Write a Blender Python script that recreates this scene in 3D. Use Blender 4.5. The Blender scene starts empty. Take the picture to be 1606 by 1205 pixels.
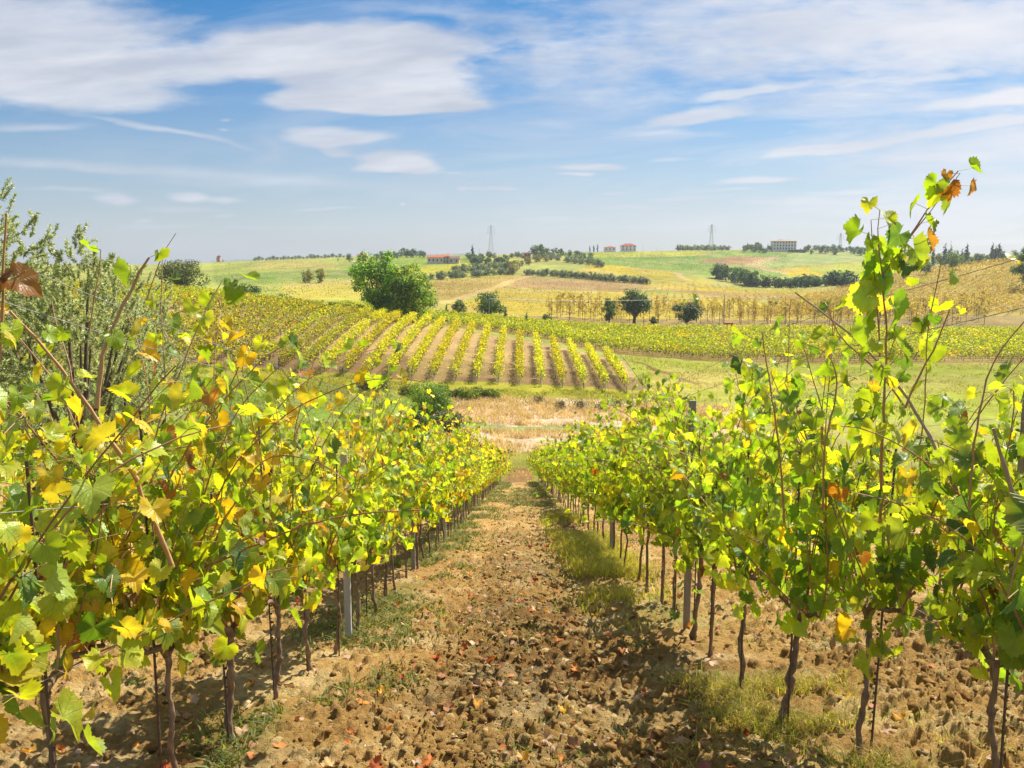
import bpy, math, random
import numpy as np
from mathutils import Vector

# ------------------------------------------------------------------ camera, sky, sun, exposure
F = 1391.0
PITCH = math.radians(7.86)
YAW = math.atan(12.0 / F)
scene = bpy.context.scene
COL = scene.collection
cam_d = bpy.data.cameras.new('camera')
cam_d.sensor_width = 36.0
cam_d.lens = F / 1606.0 * 36.0
cam_d.clip_start = 0.05
cam_d.clip_end = 20000
cam = bpy.data.objects.new('camera', cam_d)
COL.objects.link(cam)
cam.location = (0, 0, 0)
cam.rotation_euler = (math.pi / 2 - PITCH, 0, YAW)
scene.camera = cam

SUN_EL = math.radians(50)
SUN_AZ = math.radians(40)          # clockwise from +Y towards +X
SUN_DIR = Vector((math.sin(SUN_AZ) * math.cos(SUN_EL), math.cos(SUN_AZ) * math.cos(SUN_EL), math.sin(SUN_EL)))
sl = bpy.data.lights.new('sun', 'SUN')
sl.energy = 5.0
sl.angle = math.radians(0.5)
sl.color = (1.0, 0.93, 0.82)
sun = bpy.data.objects.new('sun', sl)
COL.objects.link(sun)
sun.rotation_euler = (-SUN_DIR).to_track_quat('-Z', 'Y').to_euler()

scene.render.engine = 'CYCLES'
scene.cycles.use_denoising = True
scene.cycles.max_bounces = 6
scene.cycles.transmission_bounces = 4
scene.cycles.diffuse_bounces = 3
scene.cycles.glossy_bounces = 2
scene.cycles.volume_bounces = 0
scene.cycles.caustics_reflective = False
scene.cycles.caustics_refractive = False
scene.view_settings.view_transform = 'Standard'
scene.view_settings.look = 'None'
scene.view_settings.exposure = 0.95
scene.view_settings.gamma = 1
scene.view_settings.use_curve_mapping = False


class NT:
    def __init__(s, tree):
        s.t = tree
        s.n = tree.nodes
        s.l = tree.links

    def node(s, typ, **kw):
        n = s.n.new(typ)
        for k, v in kw.items():
            setattr(n, k, v)
        return n

    def link(s, a, b):
        s.l.new(a, b)

    def setin(s, n, i, v):
        if hasattr(v, 'is_linked') or isinstance(v, bpy.types.NodeSocket):
            s.l.new(v, n.inputs[i])
        else:
            n.inputs[i].default_value = v

    def m(s, op, a, b=None, c=None, clamp=False):
        n = s.n.new('ShaderNodeMath')
        n.operation = op
        n.use_clamp = clamp
        s.setin(n, 0, a)
        if b is not None:
            s.setin(n, 1, b)
        if c is not None:
            s.setin(n, 2, c)
        return n.outputs[0]

    def mix(s, f, a, b, mode='MIX'):
        n = s.n.new('ShaderNodeMix')
        n.data_type = 'RGBA'
        n.blend_type = mode
        s.setin(n, 0, f)
        s.setin(n, 6, a)
        s.setin(n, 7, b)
        return n.outputs[2]

    def noise(s, vec, scale, detail=4.0, rough=0.55, dist=0.0):
        n = s.n.new('ShaderNodeTexNoise')
        if vec is not None:
            s.l.new(vec, n.inputs['Vector'])
        n.inputs['Scale'].default_value = scale
        n.inputs['Detail'].default_value = detail
        n.inputs['Roughness'].default_value = rough
        n.inputs['Distortion'].default_value = dist
        return n.outputs[0]

    def ramp(s, f, stops):
        n = s.n.new('ShaderNodeValToRGB')
        s.setin(n, 0, f)
        e = n.color_ramp.elements
        while len(e) < len(stops):
            e.new(0.5)
        for i, (p, c) in enumerate(stops):
            e[i].position = p
            e[i].color = (*c, 1) if len(c) == 3 else c
        return n.outputs[0]


# ------------------------------------------------------------------ world: sky with cirrus and lens clouds
def build_world():
    w = bpy.data.worlds.new('World')
    scene.world = w
    w.use_nodes = True
    T = NT(w.node_tree)
    T.n.clear()
    out = T.node('ShaderNodeOutputWorld')
    bg = T.node('ShaderNodeBackground')
    bg.inputs[1].default_value = 0.10
    T.link(bg.outputs[0], out.inputs[0])
    sky = T.node('ShaderNodeTexSky', sky_type='NISHITA')
    sky.sun_disc = False
    sky.sun_elevation = SUN_EL
    sky.sun_rotation = SUN_AZ
    sky.altitude = 200
    sky.air_density = 1.0
    sky.dust_density = 0.6
    sky.ozone_density = 1.3
    tc = T.node('ShaderNodeTexCoord')
    sep = T.node('ShaderNodeSeparateXYZ')
    T.link(tc.outputs['Generated'], sep.inputs[0])
    X, Y, Z = sep.outputs
    ys = T.m('MAXIMUM', T.m('ABSOLUTE', Y), 0.05)
    U = T.m('DIVIDE', X, ys)
    V = T.m('DIVIDE', Z, ys)
    cmb = T.node('ShaderNodeCombineXYZ')
    T.link(T.m('MULTIPLY', U, 2.4), cmb.inputs[0])
    T.link(T.m('MULTIPLY', V, 8.0), cmb.inputs[1])
    wn = T.node('ShaderNodeTexNoise')
    T.link(cmb.outputs[0], wn.inputs['Vector'])
    wn.inputs['Scale'].default_value = 2.2
    wn.inputs['Detail'].default_value = 3.5
    ws = T.node('ShaderNodeSeparateColor')
    T.link(wn.outputs['Color'], ws.inputs[0])
    UW = T.m('ADD', U, T.m('MULTIPLY', T.m('SUBTRACT', ws.outputs[0], 0.5), 0.16))
    VW = T.m('ADD', V, T.m('MULTIPLY', T.m('SUBTRACT', ws.outputs[1], 0.5), 0.028))
    fine = T.noise(cmb.outputs[0], 9.0, 6.0, 0.6)
    # a streaky noise tilted along the wind
    cm2 = T.node('ShaderNodeCombineXYZ')
    T.link(T.m('MULTIPLY', U, 2.2), cm2.inputs[0])
    T.link(T.m('ADD', T.m('MULTIPLY', V, 13.0), T.m('MULTIPLY', U, -1.0)), cm2.inputs[1])
    streak = T.noise(cm2.outputs[0], 1.7, 7.0, 0.62, 0.6)
    # blob node group
    g = bpy.data.node_groups.new('cloud_patch', 'ShaderNodeTree')
    for nme in ('U', 'V', 'u0', 'v0', 'cos', 'sin', 'ia', 'ib', 'soft', 'op', 'n', 'k'):
        g.interface.new_socket(name=nme, in_out='INPUT', socket_type='NodeSocketFloat')
    g.interface.new_socket(name='m', in_out='OUTPUT', socket_type='NodeSocketFloat')
    G = NT(g)
    gi = G.node('NodeGroupInput').outputs
    go = G.node('NodeGroupOutput')
    du = G.m('SUBTRACT', gi['U'], gi['u0'])
    dv = G.m('SUBTRACT', gi['V'], gi['v0'])
    p = G.m('MULTIPLY', G.m('ADD', G.m('MULTIPLY', du, gi['cos']), G.m('MULTIPLY', dv, gi['sin'])), gi['ia'])
    q = G.m('MULTIPLY', G.m('SUBTRACT', G.m('MULTIPLY', dv, gi['cos']), G.m('MULTIPLY', du, gi['sin'])), gi['ib'])
    # flat base: the lower side falls off faster
    qq = G.m('MULTIPLY', q, G.m('ADD', 1.0, G.m('MULTIPLY', G.m('LESS_THAN', q, 0.0), 0.35)))
    d = G.m('SQRT', G.m('ADD', G.m('MULTIPLY', p, p), G.m('MULTIPLY', qq, qq)))
    e = G.m('ADD', G.m('SUBTRACT', 1.0, d), G.m('MULTIPLY', G.m('SUBTRACT', gi['n'], 0.5), gi['k']))
    s_ = G.m('DIVIDE', e, gi['soft'], clamp=True)
    s2 = G.m('MULTIPLY', G.m('MULTIPLY', s_, s_), G.m('SUBTRACT', 3.0, G.m('MULTIPLY', s_, 2.0)))
    G.link(G.m('MULTIPLY', s2, gi['op']), go.inputs[0])
    # photo px, py, half width, half height, tilt deg (+ = falls to the right), softness, opacity, edge noise
    CL = [
        (60, 65, 330, 110, 3, 0.6, 0.88, 0.5), (130, 140, 230, 46, 0, 0.45, 0.85, 0.4), (-60, 110, 300, 100, 0, 0.6, 0.7, 0.5), (270, 105, 240, 36, 0, 0.6, 0.75, 0.5),
        (545, 80, 275, 55, 0, 0.4, 0.92, 0.35), (600, 118, 190, 42, 0, 0.35, 0.9, 0.4), (600, 156, 185, 30, 0, 0.35, 0.97, 0.3),
        (380, 112, 210, 22, -4, 0.9, 0.6, 0.6),
        (545, 213, 98, 20, 0, 0.5, 0.8, 0.3), (540, 232, 32, 16, 10, 0.6, 0.6, 0.4), (440, 235, 50, 45, -20, 1.2, 0.35, 0.8),
        (622, 258, 74, 22, 6, 0.45, 0.92, 0.3), (590, 262, 50, 13, 0, 0.5, 0.6, 0.3),
        (916, 262, 58, 8, 0, 0.6, 0.85, 0.3), (905, 273, 28, 5, 0, 0.6, 0.8, 0.3), (775, 295, 58, 6, 0, 0.6, 0.8, 0.3), (728, 296, 14, 7, 0, 0.6, 0.8, 0.2),
        (270, 204, 170, 9, 12, 0.9, 0.62, 0.25), (60, 196, 120, 10, -2, 0.9, 0.5, 0.3),
        (170, 262, 330, 18, 4, 0.9, 0.5, 0.3), (450, 290, 260, 22, 3, 1.2, 0.4, 0.4),
        (172, 318, 56, 17, 0, 0.8, 0.8, 0.5), (312, 312, 44, 11, 0, 0.7, 0.8, 0.4), (360, 316, 34, 8, 0, 0.8, 0.6, 0.4), (640, 323, 9, 6, 0, 0.8, 0.8, 0.4),
        (375, 187, 25, 4, 0, 1.0, 0.5, 0.4), (365, 204, 12, 4, 0, 1.0, 0.5, 0.4), (215, 345, 22, 6, 0, 1.0, 0.6, 0.5), (360, 338, 40, 6, 0, 1.0, 0.4, 0.5), (250, 355, 120, 10, 0, 1.2, 0.3, 0.6),
        (1250, 50, 600, 150, -3, 1.0, 0.85, 1.0), (1520, 60, 420, 110, 0, 1.0, 0.8, 0.6), (1500, 240, 420, 60, -4, 1.1, 0.55, 0.7), (1450, 320, 420, 45, -2, 1.1, 0.6, 0.6), (1450, 42, 170, 20, -4, 0.8, 0.7, 0.3),
        (1085, 180, 125, 19, -8, 0.55, 0.82, 0.5), (1175, 143, 120, 10, -7, 0.6, 0.78, 0.4), (1010, 207, 90, 8, 0, 0.9, 0.5, 0.4),
        (1570, 150, 190, 20, -7, 0.5, 0.95, 0.3), (1520, 198, 220, 15, -7, 0.6, 0.85, 0.35), (1280, 232, 130, 13, -6, 0.6, 0.85, 0.45),
        (1160, 284, 110, 9, -3, 0.7, 0.8, 0.4), (1450, 250, 150, 14, 0, 0.9, 0.6, 0.5), (1600, 215, 250, 40, -5, 1.0, 0.55, 0.4),
        (920, 150, 190, 60, 12, 1.3, 0.5, 1.1), (820, 60, 160, 60, 20, 1.2, 0.45, 1.1), (870, 195, 90, 20, 0, 1.2, 0.45, 0.8),
        (1060, 314, 70, 7, 0, 0.9, 0.7, 0.4), (1000, 328, 110, 7, 0, 0.9, 0.5, 0.5), (1080, 340, 100, 6, 0, 0.9, 0.5, 0.5), (1250, 318, 220, 11, -2, 1.0, 0.6, 0.6),
        (1500, 285, 200, 22, -2, 1.0, 0.6, 0.5), (1500, 335, 330, 26, 0, 1.1, 0.65, 0.6), (1200, 350, 300, 18, 0, 1.1, 0.4, 0.7), (960, 305, 30, 4, 0, 1.0, 0.6, 0.4),
        (700, 270, 40, 4, 0, 0.9, 0.4, 0.4), (1040, 250, 60, 5, -3, 0.9, 0.45, 0.5), (1120, 300, 60, 4, -2, 0.9, 0.5, 0.5), (1330, 300, 90, 6, -2, 0.9, 0.6, 0.5), (870, 345, 90, 5, 0, 1.0, 0.35, 0.5), (300, 330, 110, 7, 0, 1.0, 0.45, 0.6), (130, 300, 90, 6, 2, 1.0, 0.4, 0.5), (410, 355, 60, 5, 0, 1.0, 0.4, 0.5), (520, 330, 70, 4, 0, 1.0, 0.35, 0.5), (1390, 120, 200, 14, -6, 0.9, 0.55, 0.6), (1380, 355, 180, 9, 0, 1.0, 0.6, 0.5), (1560, 375, 140, 9, 0, 1.0, 0.6, 0.5), (980, 100, 260, 22, 6, 1.2, 0.5, 0.9), (700, 20, 200, 16, 3, 1.2, 0.4, 0.8),
        (1950, 150, 300, 200, 0, 1.0, 0.7, 0.5), (-450, 150, 200, 120, 0, 1.0, 0.5, 0.5), (300, -250, 900, 120, 0, 1.0, 0.6, 1.0), (1500, -250, 700, 180, 0, 1.0, 0.7, 1.0), (300, -900, 1500, 400, 0, 1.0, 0.75, 1.0), (1500, -1300, 1500, 500, 0, 1.0, 0.7, 1.0),  # wide sheets above the view, added for softer fill light
    ]
    clear = None
    for (px, py, a, b, rot, soft, op, k) in CL:
        n = T.node('ShaderNodeGroup')
        n.node_tree = g
        al = math.atan((602.5 - py) / F) - PITCH
        r = math.radians(-rot)
        T.link(UW, n.inputs['U'])
        T.link(VW, n.inputs['V'])
        T.link(fine, n.inputs['n'])
        for key, v in (('u0', (px - 815) / F), ('v0', math.tan(al)), ('cos', math.cos(r)), ('sin', math.sin(r)),
                       ('ia', F / a), ('ib', F / b), ('soft', soft), ('op', op), ('k', k)):
            n.inputs[key].default_value = v
        c = T.m('SUBTRACT', 1.0, n.outputs[0])
        clear = c if clear is None else T.m('MULTIPLY', clear, c)
    # thin cirrus veil, thicker to the right
    side = T.m('MULTIPLY_ADD', U, 0.9, 0.42, clamp=True)
    vs = T.m('DIVIDE', T.m('SUBTRACT', streak, 0.44), 0.28, clamp=True)
    veil = T.m('MULTIPLY', T.m('MULTIPLY', vs, T.m('MULTIPLY_ADD', side, 0.95, 0.14)), 1.0)
    clear = T.m('MULTIPLY', clear, T.m('SUBTRACT', 1.0, veil))
    cov = T.m('SUBTRACT', 1.0, clear)
    # cloud body: bright with soft greyer folds
    fold = T.noise(cm2.outputs[0], 2.6, 4.0, 0.55)
    ccol = T.mix(T.m('MULTIPLY', T.m('SUBTRACT', fold, 0.36), 2.6, clamp=True), (2.9, 3.15, 3.7, 1), (4.3, 4.4, 4.7, 1))
    ccol = T.mix(T.m('MULTIPLY_ADD', U, 1.1, 0.05, clamp=True), ccol, (4.75, 4.75, 5.0, 1))
    up = T.m('DIVIDE', T.m('SUBTRACT', V, -0.02), 0.30, clamp=True)
    skyc = T.mix(1.0, sky.outputs[0], T.mix(up, (0.47, 0.47, 0.52, 1), (0.135, 0.36, 0.53, 1)), 'MULTIPLY')
    # unseen sky overhead, above the deep blue band, brightened to add fill light
    zen = T.m('DIVIDE', T.m('SUBTRACT', V, 0.36), 0.35, clamp=True)
    skyc = T.mix(zen, skyc, T.mix(1.0, sky.outputs[0], (1.35, 1.2, 1.05, 1), 'MULTIPLY'))
    # pale band near the horizon
    hz = T.m('POWER', T.m('SUBTRACT', 1.0, T.m('DIVIDE', T.m('MAXIMUM', V, 0.0), 0.24, clamp=True)), 1.6)
    hcol = T.mix(T.m('MULTIPLY_ADD', U, 1.1, 0.35, clamp=True), (2.75, 3.1, 3.6, 1), (3.7, 3.9, 4.2, 1))
    base = T.mix(T.m('MULTIPLY', hz, 0.72), skyc, hcol)
    below = T.m('LESS_THAN', Z, -0.02)
    colr = T.mix(cov, base, ccol)
    colr = T.mix(below, colr, (1.2, 1.3, 1.0, 1))
    T.link(colr, bg.inputs[0])


build_world()

# ------------------------------------------------------------------ helpers
rng = np.random.default_rng(7)
random.seed(7)


def hash2(ix, iy, seed=0):
    h = (ix.astype(np.int64) * 374761393 + iy.astype(np.int64) * 668265263 + seed * 1442695041) & 0x7fffffff
    h = ((h ^ (h >> 13)) * 1274126177) & 0x7fffffff
    h = (h ^ (h >> 16)) & 0xffffff
    return h / float(0xffffff)


def vnoise(x, y, seed=0):
    ix = np.floor(x); iy = np.floor(y)
    fx = x - ix; fy = y - iy
    fx = fx * fx * (3 - 2 * fx); fy = fy * fy * (3 - 2 * fy)
    ix = ix.astype(np.int64); iy = iy.astype(np.int64)
    a = hash2(ix, iy, seed); b = hash2(ix + 1, iy, seed)
    c = hash2(ix, iy + 1, seed); d = hash2(ix + 1, iy + 1, seed)
    return (a + (b - a) * fx) * (1 - fy) + (c + (d - c) * fx) * fy


def fbm(x, y, octv=4, seed=0):
    s = 0; a = 0.5; t = 0
    for i in range(octv):
        s = s + a * vnoise(x * 2 ** i + i * 17.3, y * 2 ** i - i * 9.1, seed + i)
        t += a
        a *= 0.5
    return s / t


def worley(x, y, seed=0):
    ix = np.floor(x).astype(np.int64); iy = np.floor(y).astype(np.int64)
    best = np.full(x.shape, 9.0); hid = np.zeros(x.shape)
    for dx in (-1, 0, 1):
        for dy in (-1, 0, 1):
            cx = ix + dx; cy = iy + dy
            px = cx + hash2(cx, cy, seed); py = cy + hash2(cx, cy, seed + 51)
            d = (px - x) ** 2 + (py - y) ** 2
            m = d < best
            best = np.where(m, d, best)
            hid = np.where(m, hash2(cx, cy, seed + 99), hid)
    return np.sqrt(best), hid


def norm(v):
    return v / np.maximum(np.linalg.norm(v, axis=-1, keepdims=True), 1e-9)


CY, SY = math.cos(YAW), math.sin(YAW)
CP, SP = math.cos(PITCH), math.sin(PITCH)


def ray(px, py):
    s = (px - 803.0) / F
    t = (602.5 - py) / F
    x, y, z = s, CP + t * SP, -SP + t * CP
    return np.array([x * CY - y * SY, x * SY + y * CY, z])


def at(px, py, D):
    """world point seen at photo pixel (px, py) standing D metres ahead"""
    r = ray(px, py)
    return r * (D / r[1])


# ------------------------------------------------------------------ terrain
TPX = np.array([-400, 0, 250, 450, 600, 700, 815, 950, 1100, 1250, 1400, 1520, 1606, 2000], float)
TA = np.array([ray(p, 450)[0] / ray(p, 450)[1] for p in TPX])
TD = np.array([65, 85, 110, 150, 190, 240, 330, 420, 500, 620, 760, 900, 1100], float)
ZN = {65: [-16.385] * 14,
      85: [-14, -14.2, -15, -15.6, -16, -16.4, -16.8, -16.9, -16.9, -16.9, -16.9, -16.9, -16.9, -16.9],
      110: [-9, -10, -12, -13.4, -14.3, -14.8, -15.4, -16.0, -16.7, -16.8, -16.8, -16.8, -16.8, -16.8]}
PYT = {150: [440, 452, 476, 492, 506, 518, 531, 549, 564, 566, 566, 566, 566, 566],
       190: [425, 438, 459, 478, 492, 504, 512, 527, 533.5, 534, 534, 534, 534, 534],
       240: [425, 438, 464, 470, 480, 492, 499, 508, 510, 511, 512, 513, 514, 514],
       330: [425, 440, 458, 455, 462, 470, 472, 475, 480, 482, 476, 462, 452, 440],
       420: [420, 432, 445, 443, 448, 449, 451, 458, 461, 458, 428, 412, 404, 395],
       500: [420, 428, 435, 432, 436, 436, 436, 440, 446, 455, 440, 419, 409, 400],
       620: [416, 420, 424, 420, 418, 416, 414, 415, 424, 433, 427, 415, 408, 400],
       760: [412, 414, 416, 409, 403, 402, 399, 401, 408, 411, 410, 407, 403, 400],
       900: [412, 414, 416, 406, 400, 403, 397, 394, 389, 387, 395, 400, 399, 398]}
ZT = np.zeros((len(TD), len(TPX)))
for i, D in enumerate(TD):
    if D in ZN:
        ZT[i] = ZN[int(D)]
    elif D in PYT:
        for j, py in enumerate(PYT[int(D)]):
            r = ray(815, py)
            ZT[i, j] = r[2] / r[1] * D
    else:
        ZT[i] = ZT[i - 1] - 14
NA, NL = 400, 500
LA0, LA1 = TA[0], TA[-1]
LL0, LL1 = math.log(62.0), math.log(1100.0)
ga = np.linspace(LA0, LA1, NA)
gl = np.linspace(LL0, LL1, NL)
tmp = np.array([np.interp(ga, TA, ZT[i]) for i in range(len(TD))])
LG = np.array([np.interp(gl, np.log(TD), tmp[:, j]) for j in range(NA)]).T


def blur(a, r, ax):
    k = np.ones(2 * r + 1) / (2 * r + 1)
    pad = [(0, 0), (0, 0)]
    pad[ax] = (r, r)
    return np.apply_along_axis(lambda v: np.convolve(v, k, 'valid'), ax, np.pad(a, pad, mode='edge'))


for _ in range(2):
    LG = blur(blur(LG, 7, 0), 12, 1)


def near_base(x, y):
    return -1.5 - 0.229 * y + 0.012 * np.maximum(np.abs(x) - 3.5, 0)


def ground(x, y):
    x = np.asarray(x, float); y = np.asarray(y, float)
    yy = np.maximum(y, 1.0)
    a = np.clip((x / yy - LA0) / (LA1 - LA0) * (NA - 1), 0, NA - 1.001)
    l = np.clip((np.log(yy) - LL0) / (LL1 - LL0) * (NL - 1), 0, NL - 1.001)
    ia = a.astype(int); il = l.astype(int)
    fa = a - ia; fl = l - il
    far = (LG[il, ia] * (1 - fa) + LG[il, ia + 1] * fa) * (1 - fl) + (LG[il + 1, ia] * (1 - fa) + LG[il + 1, ia + 1] * fa) * fl
    t = np.clip((y - 61) / 12, 0, 1)
    t = t * t * (3 - 2 * t)
    return near_base(x, y) * (1 - t) + far * t


def gnd(x, y):
    return float(ground(np.array([x]), np.array([y]))[0])


_DS = np.exp(np.linspace(math.log(66), math.log(1090), 5000))


def gp(px, py, dmin=66):
    """point of the ground seen at a photo pixel (world metres)"""
    r = ray(px, py)
    D = _DS[_DS >= dmin]
    x = r[0] / r[1] * D; z = r[2] / r[1] * D
    hit = np.nonzero(z <= ground(x, D))[0]
    i = hit[0] if len(hit) else len(D) - 1
    if not len(hit):   # just above the skyline: take the closest approach
        i = int(np.argmin(np.abs(z - ground(x, D))))
    return np.array([x[i], D[i], float(ground(x[i:i + 1], D[i:i + 1])[0])])


# ------------------------------------------------------------------ mesh building
def tag(o, label=None, cat=None, group=None, kind=None):
    if label: o['label'] = label
    if cat: o['category'] = cat
    if group: o['group'] = group
    if kind: o['kind'] = kind
    return o


class MB:
    """collects polygons (numpy blocks) into one mesh object"""
    def __init__(s):
        s.v = []; s.f = []; s.c = []; s.uv = []; s.n = 0; s.mi = []

    def add(s, v, faces, col=(0.5, 0.5, 0.5), uv=None, mi=0):
        v = np.asarray(v, float).reshape(-1, 3)
        faces = np.asarray(faces, int)
        s.v.append(v)
        s.f.append(faces + s.n)
        s.mi.append(np.full(len(faces), mi))
        c = np.asarray(col, float)
        if c.ndim == 1:
            c = np.tile(c[:3], (len(v), 1))
        s.c.append(c)
        s.uv.append(np.zeros((len(v), 2)) if uv is None else uv)
        s.n += len(v)

    def mesh(s, name, mats, smooth=True):
        me = bpy.data.meshes.new(name)
        V = np.concatenate(s.v)
        me.vertices.add(len(V))
        me.vertices.foreach_set('co', V.ravel())
        loops = np.concatenate([f.ravel() for f in s.f])
        sizes = np.concatenate([np.full(len(f), f.shape[1]) for f in s.f])
        me.loops.add(len(loops))
        me.loops.foreach_set('vertex_index', loops)
        me.polygons.add(len(sizes))
        me.polygons.foreach_set('loop_start', np.concatenate([[0], np.cumsum(sizes)[:-1]]))
        me.polygons.foreach_set('material_index', np.concatenate(s.mi).astype(np.int32))
        me.polygons.foreach_set('use_smooth', np.full(len(sizes), smooth))
        me.update(calc_edges=True)
        ca = me.color_attributes.new('col', 'FLOAT_COLOR', 'POINT')
        C = np.concatenate(s.c)
        ca.data.foreach_set('color', np.hstack([C, np.ones((len(C), 1))]).ravel())
        uv = np.concatenate(s.uv)
        if np.any(uv):
            ul = me.uv_layers.new(name='leaf')
            ul.data.foreach_set('uv', uv[loops].ravel())
        for m in (mats if isinstance(mats, (list, tuple)) else [mats]):
            me.materials.append(m)
        return me

    def obj(s, name, mats, parent=None, smooth=True, loc=None):
        o = bpy.data.objects.new(name, s.mesh(name, mats, smooth))
        COL.objects.link(o)
        if parent is not None: o.parent = parent
        if loc is not None: o.location = loc
        return o


def empty(name, loc=(0, 0, 0), rz=0.0):
    o = bpy.data.objects.new(name, None)
    COL.objects.link(o)
    o.location = loc
    o.rotation_euler = (0, 0, rz)
    o.empty_display_size = 0.2
    return o


def copy_tree(o, parent=None):
    c = o.copy()
    COL.objects.link(c)
    if parent is not None:
        c.parent = parent
    for ch in list(o.children):
        copy_tree(ch, c)
    return c


def tube(mb, pts, rad, col=(0.3, 0.2, 0.1), sides=6, cap=True):
    pts = np.asarray(pts, float)
    n = len(pts)
    rad = np.broadcast_to(np.asarray(rad, float), (n,))
    t = np.gradient(pts, axis=0)
    t = norm(t)
    ref = np.array([0.0, 0.0, 1.0]) if abs(t[:, 2].mean()) < 0.8 else np.array([1.0, 0.0, 0.0])
    u = norm(np.cross(t, ref)); w = np.cross(t, u)
    an = np.linspace(0, 2 * math.pi, sides, endpoint=False)
    ring = pts[:, None, :] + rad[:, None, None] * (np.cos(an)[None, :, None] * u[:, None, :] + np.sin(an)[None, :, None] * w[:, None, :])
    i = np.arange(n - 1)[:, None]; j = np.arange(sides)[None, :]
    a = i * sides + j; b = i * sides + (j + 1) % sides
    q = np.stack([a, b, b + sides, a + sides], -1).reshape(-1, 4)
    c = np.asarray(col, float)
    if c.ndim == 2:
        c = np.repeat(c, sides, axis=0)
    mb.add(ring.reshape(-1, 3), q, c)
    if cap:
        mb.add(ring[-1], [list(range(sides))], c[-1] if c.ndim == 2 else c)
        mb.add(ring[0], [list(range(sides))[::-1]], c[0] if c.ndim == 2 else c)


def box(mb, c, s, col=(0.5, 0.5, 0.5), rz=0.0, mi=0):
    hx, hy, hz = s[0] / 2, s[1] / 2, s[2] / 2
    v = np.array([[x, y, z] for x in (-hx, hx) for y in (-hy, hy) for z in (-hz, hz)])
    cr, sr = math.cos(rz), math.sin(rz)
    v = np.stack([v[:, 0] * cr - v[:, 1] * sr, v[:, 0] * sr + v[:, 1] * cr, v[:, 2]], -1) + np.asarray(c)
    f = [[0, 1, 3, 2], [4, 6, 7, 5], [0, 4, 5, 1], [2, 3, 7, 6], [0, 2, 6, 4], [1, 5, 7, 3]]
    mb.add(v, f, col, mi=mi)


# ------------------------------------------------------------------ materials
def new_mat(name):
    m = bpy.data.materials.new(name)
    m.use_nodes = True
    T = NT(m.node_tree)
    T.n.clear()
    out = T.node('ShaderNodeOutputMaterial')
    return m, T, out


def attr_col(T):
    a = T.node('ShaderNodeAttribute')
    a.attribute_name = 'col'
    return a.outputs['Color']


def hsv(T, col, h=0.5, s=1.0, v=1.0):
    n = T.node('ShaderNodeHueSaturation')
    T.setin(n, 'Hue', h); T.setin(n, 'Saturation', s); T.setin(n, 'Value', v)
    T.setin(n, 'Color', col)
    return n.outputs[0]


def foliage_mat(name, transl=0.45, rough=0.5, veins=False, spec=0.4, objvar=0.0, tint=(1.30, 1.20, 0.42)):
    m, T, out = new_mat(name)
    col = attr_col(T)
    tcn = T.node('ShaderNodeTexCoord')
    nz = T.noise(tcn.outputs['Object'], 60.0 if veins else 1.5, 3.0)
    col = hsv(T, col, v=T.m('MULTIPLY_ADD', nz, 0.55, 0.72))
    if objvar:
        oi = T.node('ShaderNodeObjectInfo')
        col = hsv(T, col, h=T.m('MULTIPLY_ADD', oi.outputs['Random'], objvar, 0.5 - objvar / 2), v=T.m('MULTIPLY_ADD', oi.outputs['Random'], 0.3, 0.85))
    bump = None
    if veins:
        uv = T.node('ShaderNodeUVMap', uv_map='leaf')
        sp = T.node('ShaderNodeSeparateXYZ')
        T.link(uv.outputs[0], sp.inputs[0])
        x = T.m('ABSOLUTE', sp.outputs[0]); y = sp.outputs[1]
        r = T.m('SQRT', T.m('ADD', T.m('MULTIPLY', x, x), T.m('MULTIPLY', y, y)))
        th = T.m('ARCTAN2', x, y)
        ln = None
        for a0 in (0.0, 0.80, 1.65, 2.5):
            d = T.m('MULTIPLY', T.m('ABSOLUTE', T.m('SUBTRACT', th, a0)), r)
            ln = d if ln is None else T.m('MINIMUM', ln, d)
        # side veins: a comb along each sector
        comb = T.m('ABSOLUTE', T.m('SUBTRACT', T.m('FRACT', T.m('MULTIPLY', T.m('SUBTRACT', r, T.m('MULTIPLY', ln, 0.8)), 7.0)), 0.5))
        comb = T.m('MULTIPLY', T.m('SUBTRACT', 1.0, T.m('DIVIDE', comb, 0.09), clamp=True), 0.4)
        main = T.m('SUBTRACT', 1.0, T.m('DIVIDE', ln, 0.022), clamp=True)
        v = T.m('MAXIMUM', main, comb)
        col = T.mix(T.m('MULTIPLY', v, 0.45), col, T.mix(0.5, col, (0.55, 0.6, 0.2, 1)))
        bmp = T.node('ShaderNodeBump')
        bmp.inputs['Strength'].default_value = 0.6
        bmp.inputs['Distance'].default_value = 0.004
        T.link(T.m('SUBTRACT', T.m('MULTIPLY', nz, 0.7), v), bmp.inputs['Height'])
        bump = bmp.outputs[0]
    p = T.node('ShaderNodeBsdfPrincipled')
    T.link(col, p.inputs['Base Color'])
    p.inputs['Roughness'].default_value = rough
    p.inputs['Specular IOR Level'].default_value = spec
    tr = T.node('ShaderNodeBsdfTranslucent')
    T.link(T.mix(1.0, col, (*tint, 1), 'MULTIPLY'), tr.inputs[0])
    if bump is not None:
        T.link(bump, p.inputs['Normal'])
    mx = T.node('ShaderNodeMixShader')
    mx.inputs[0].default_value = transl
    T.link(p.outputs[0], mx.inputs[1]); T.link(tr.outputs[0], mx.inputs[2])
    T.link(mx.outputs[0], out.inputs[0])
    return m


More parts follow.
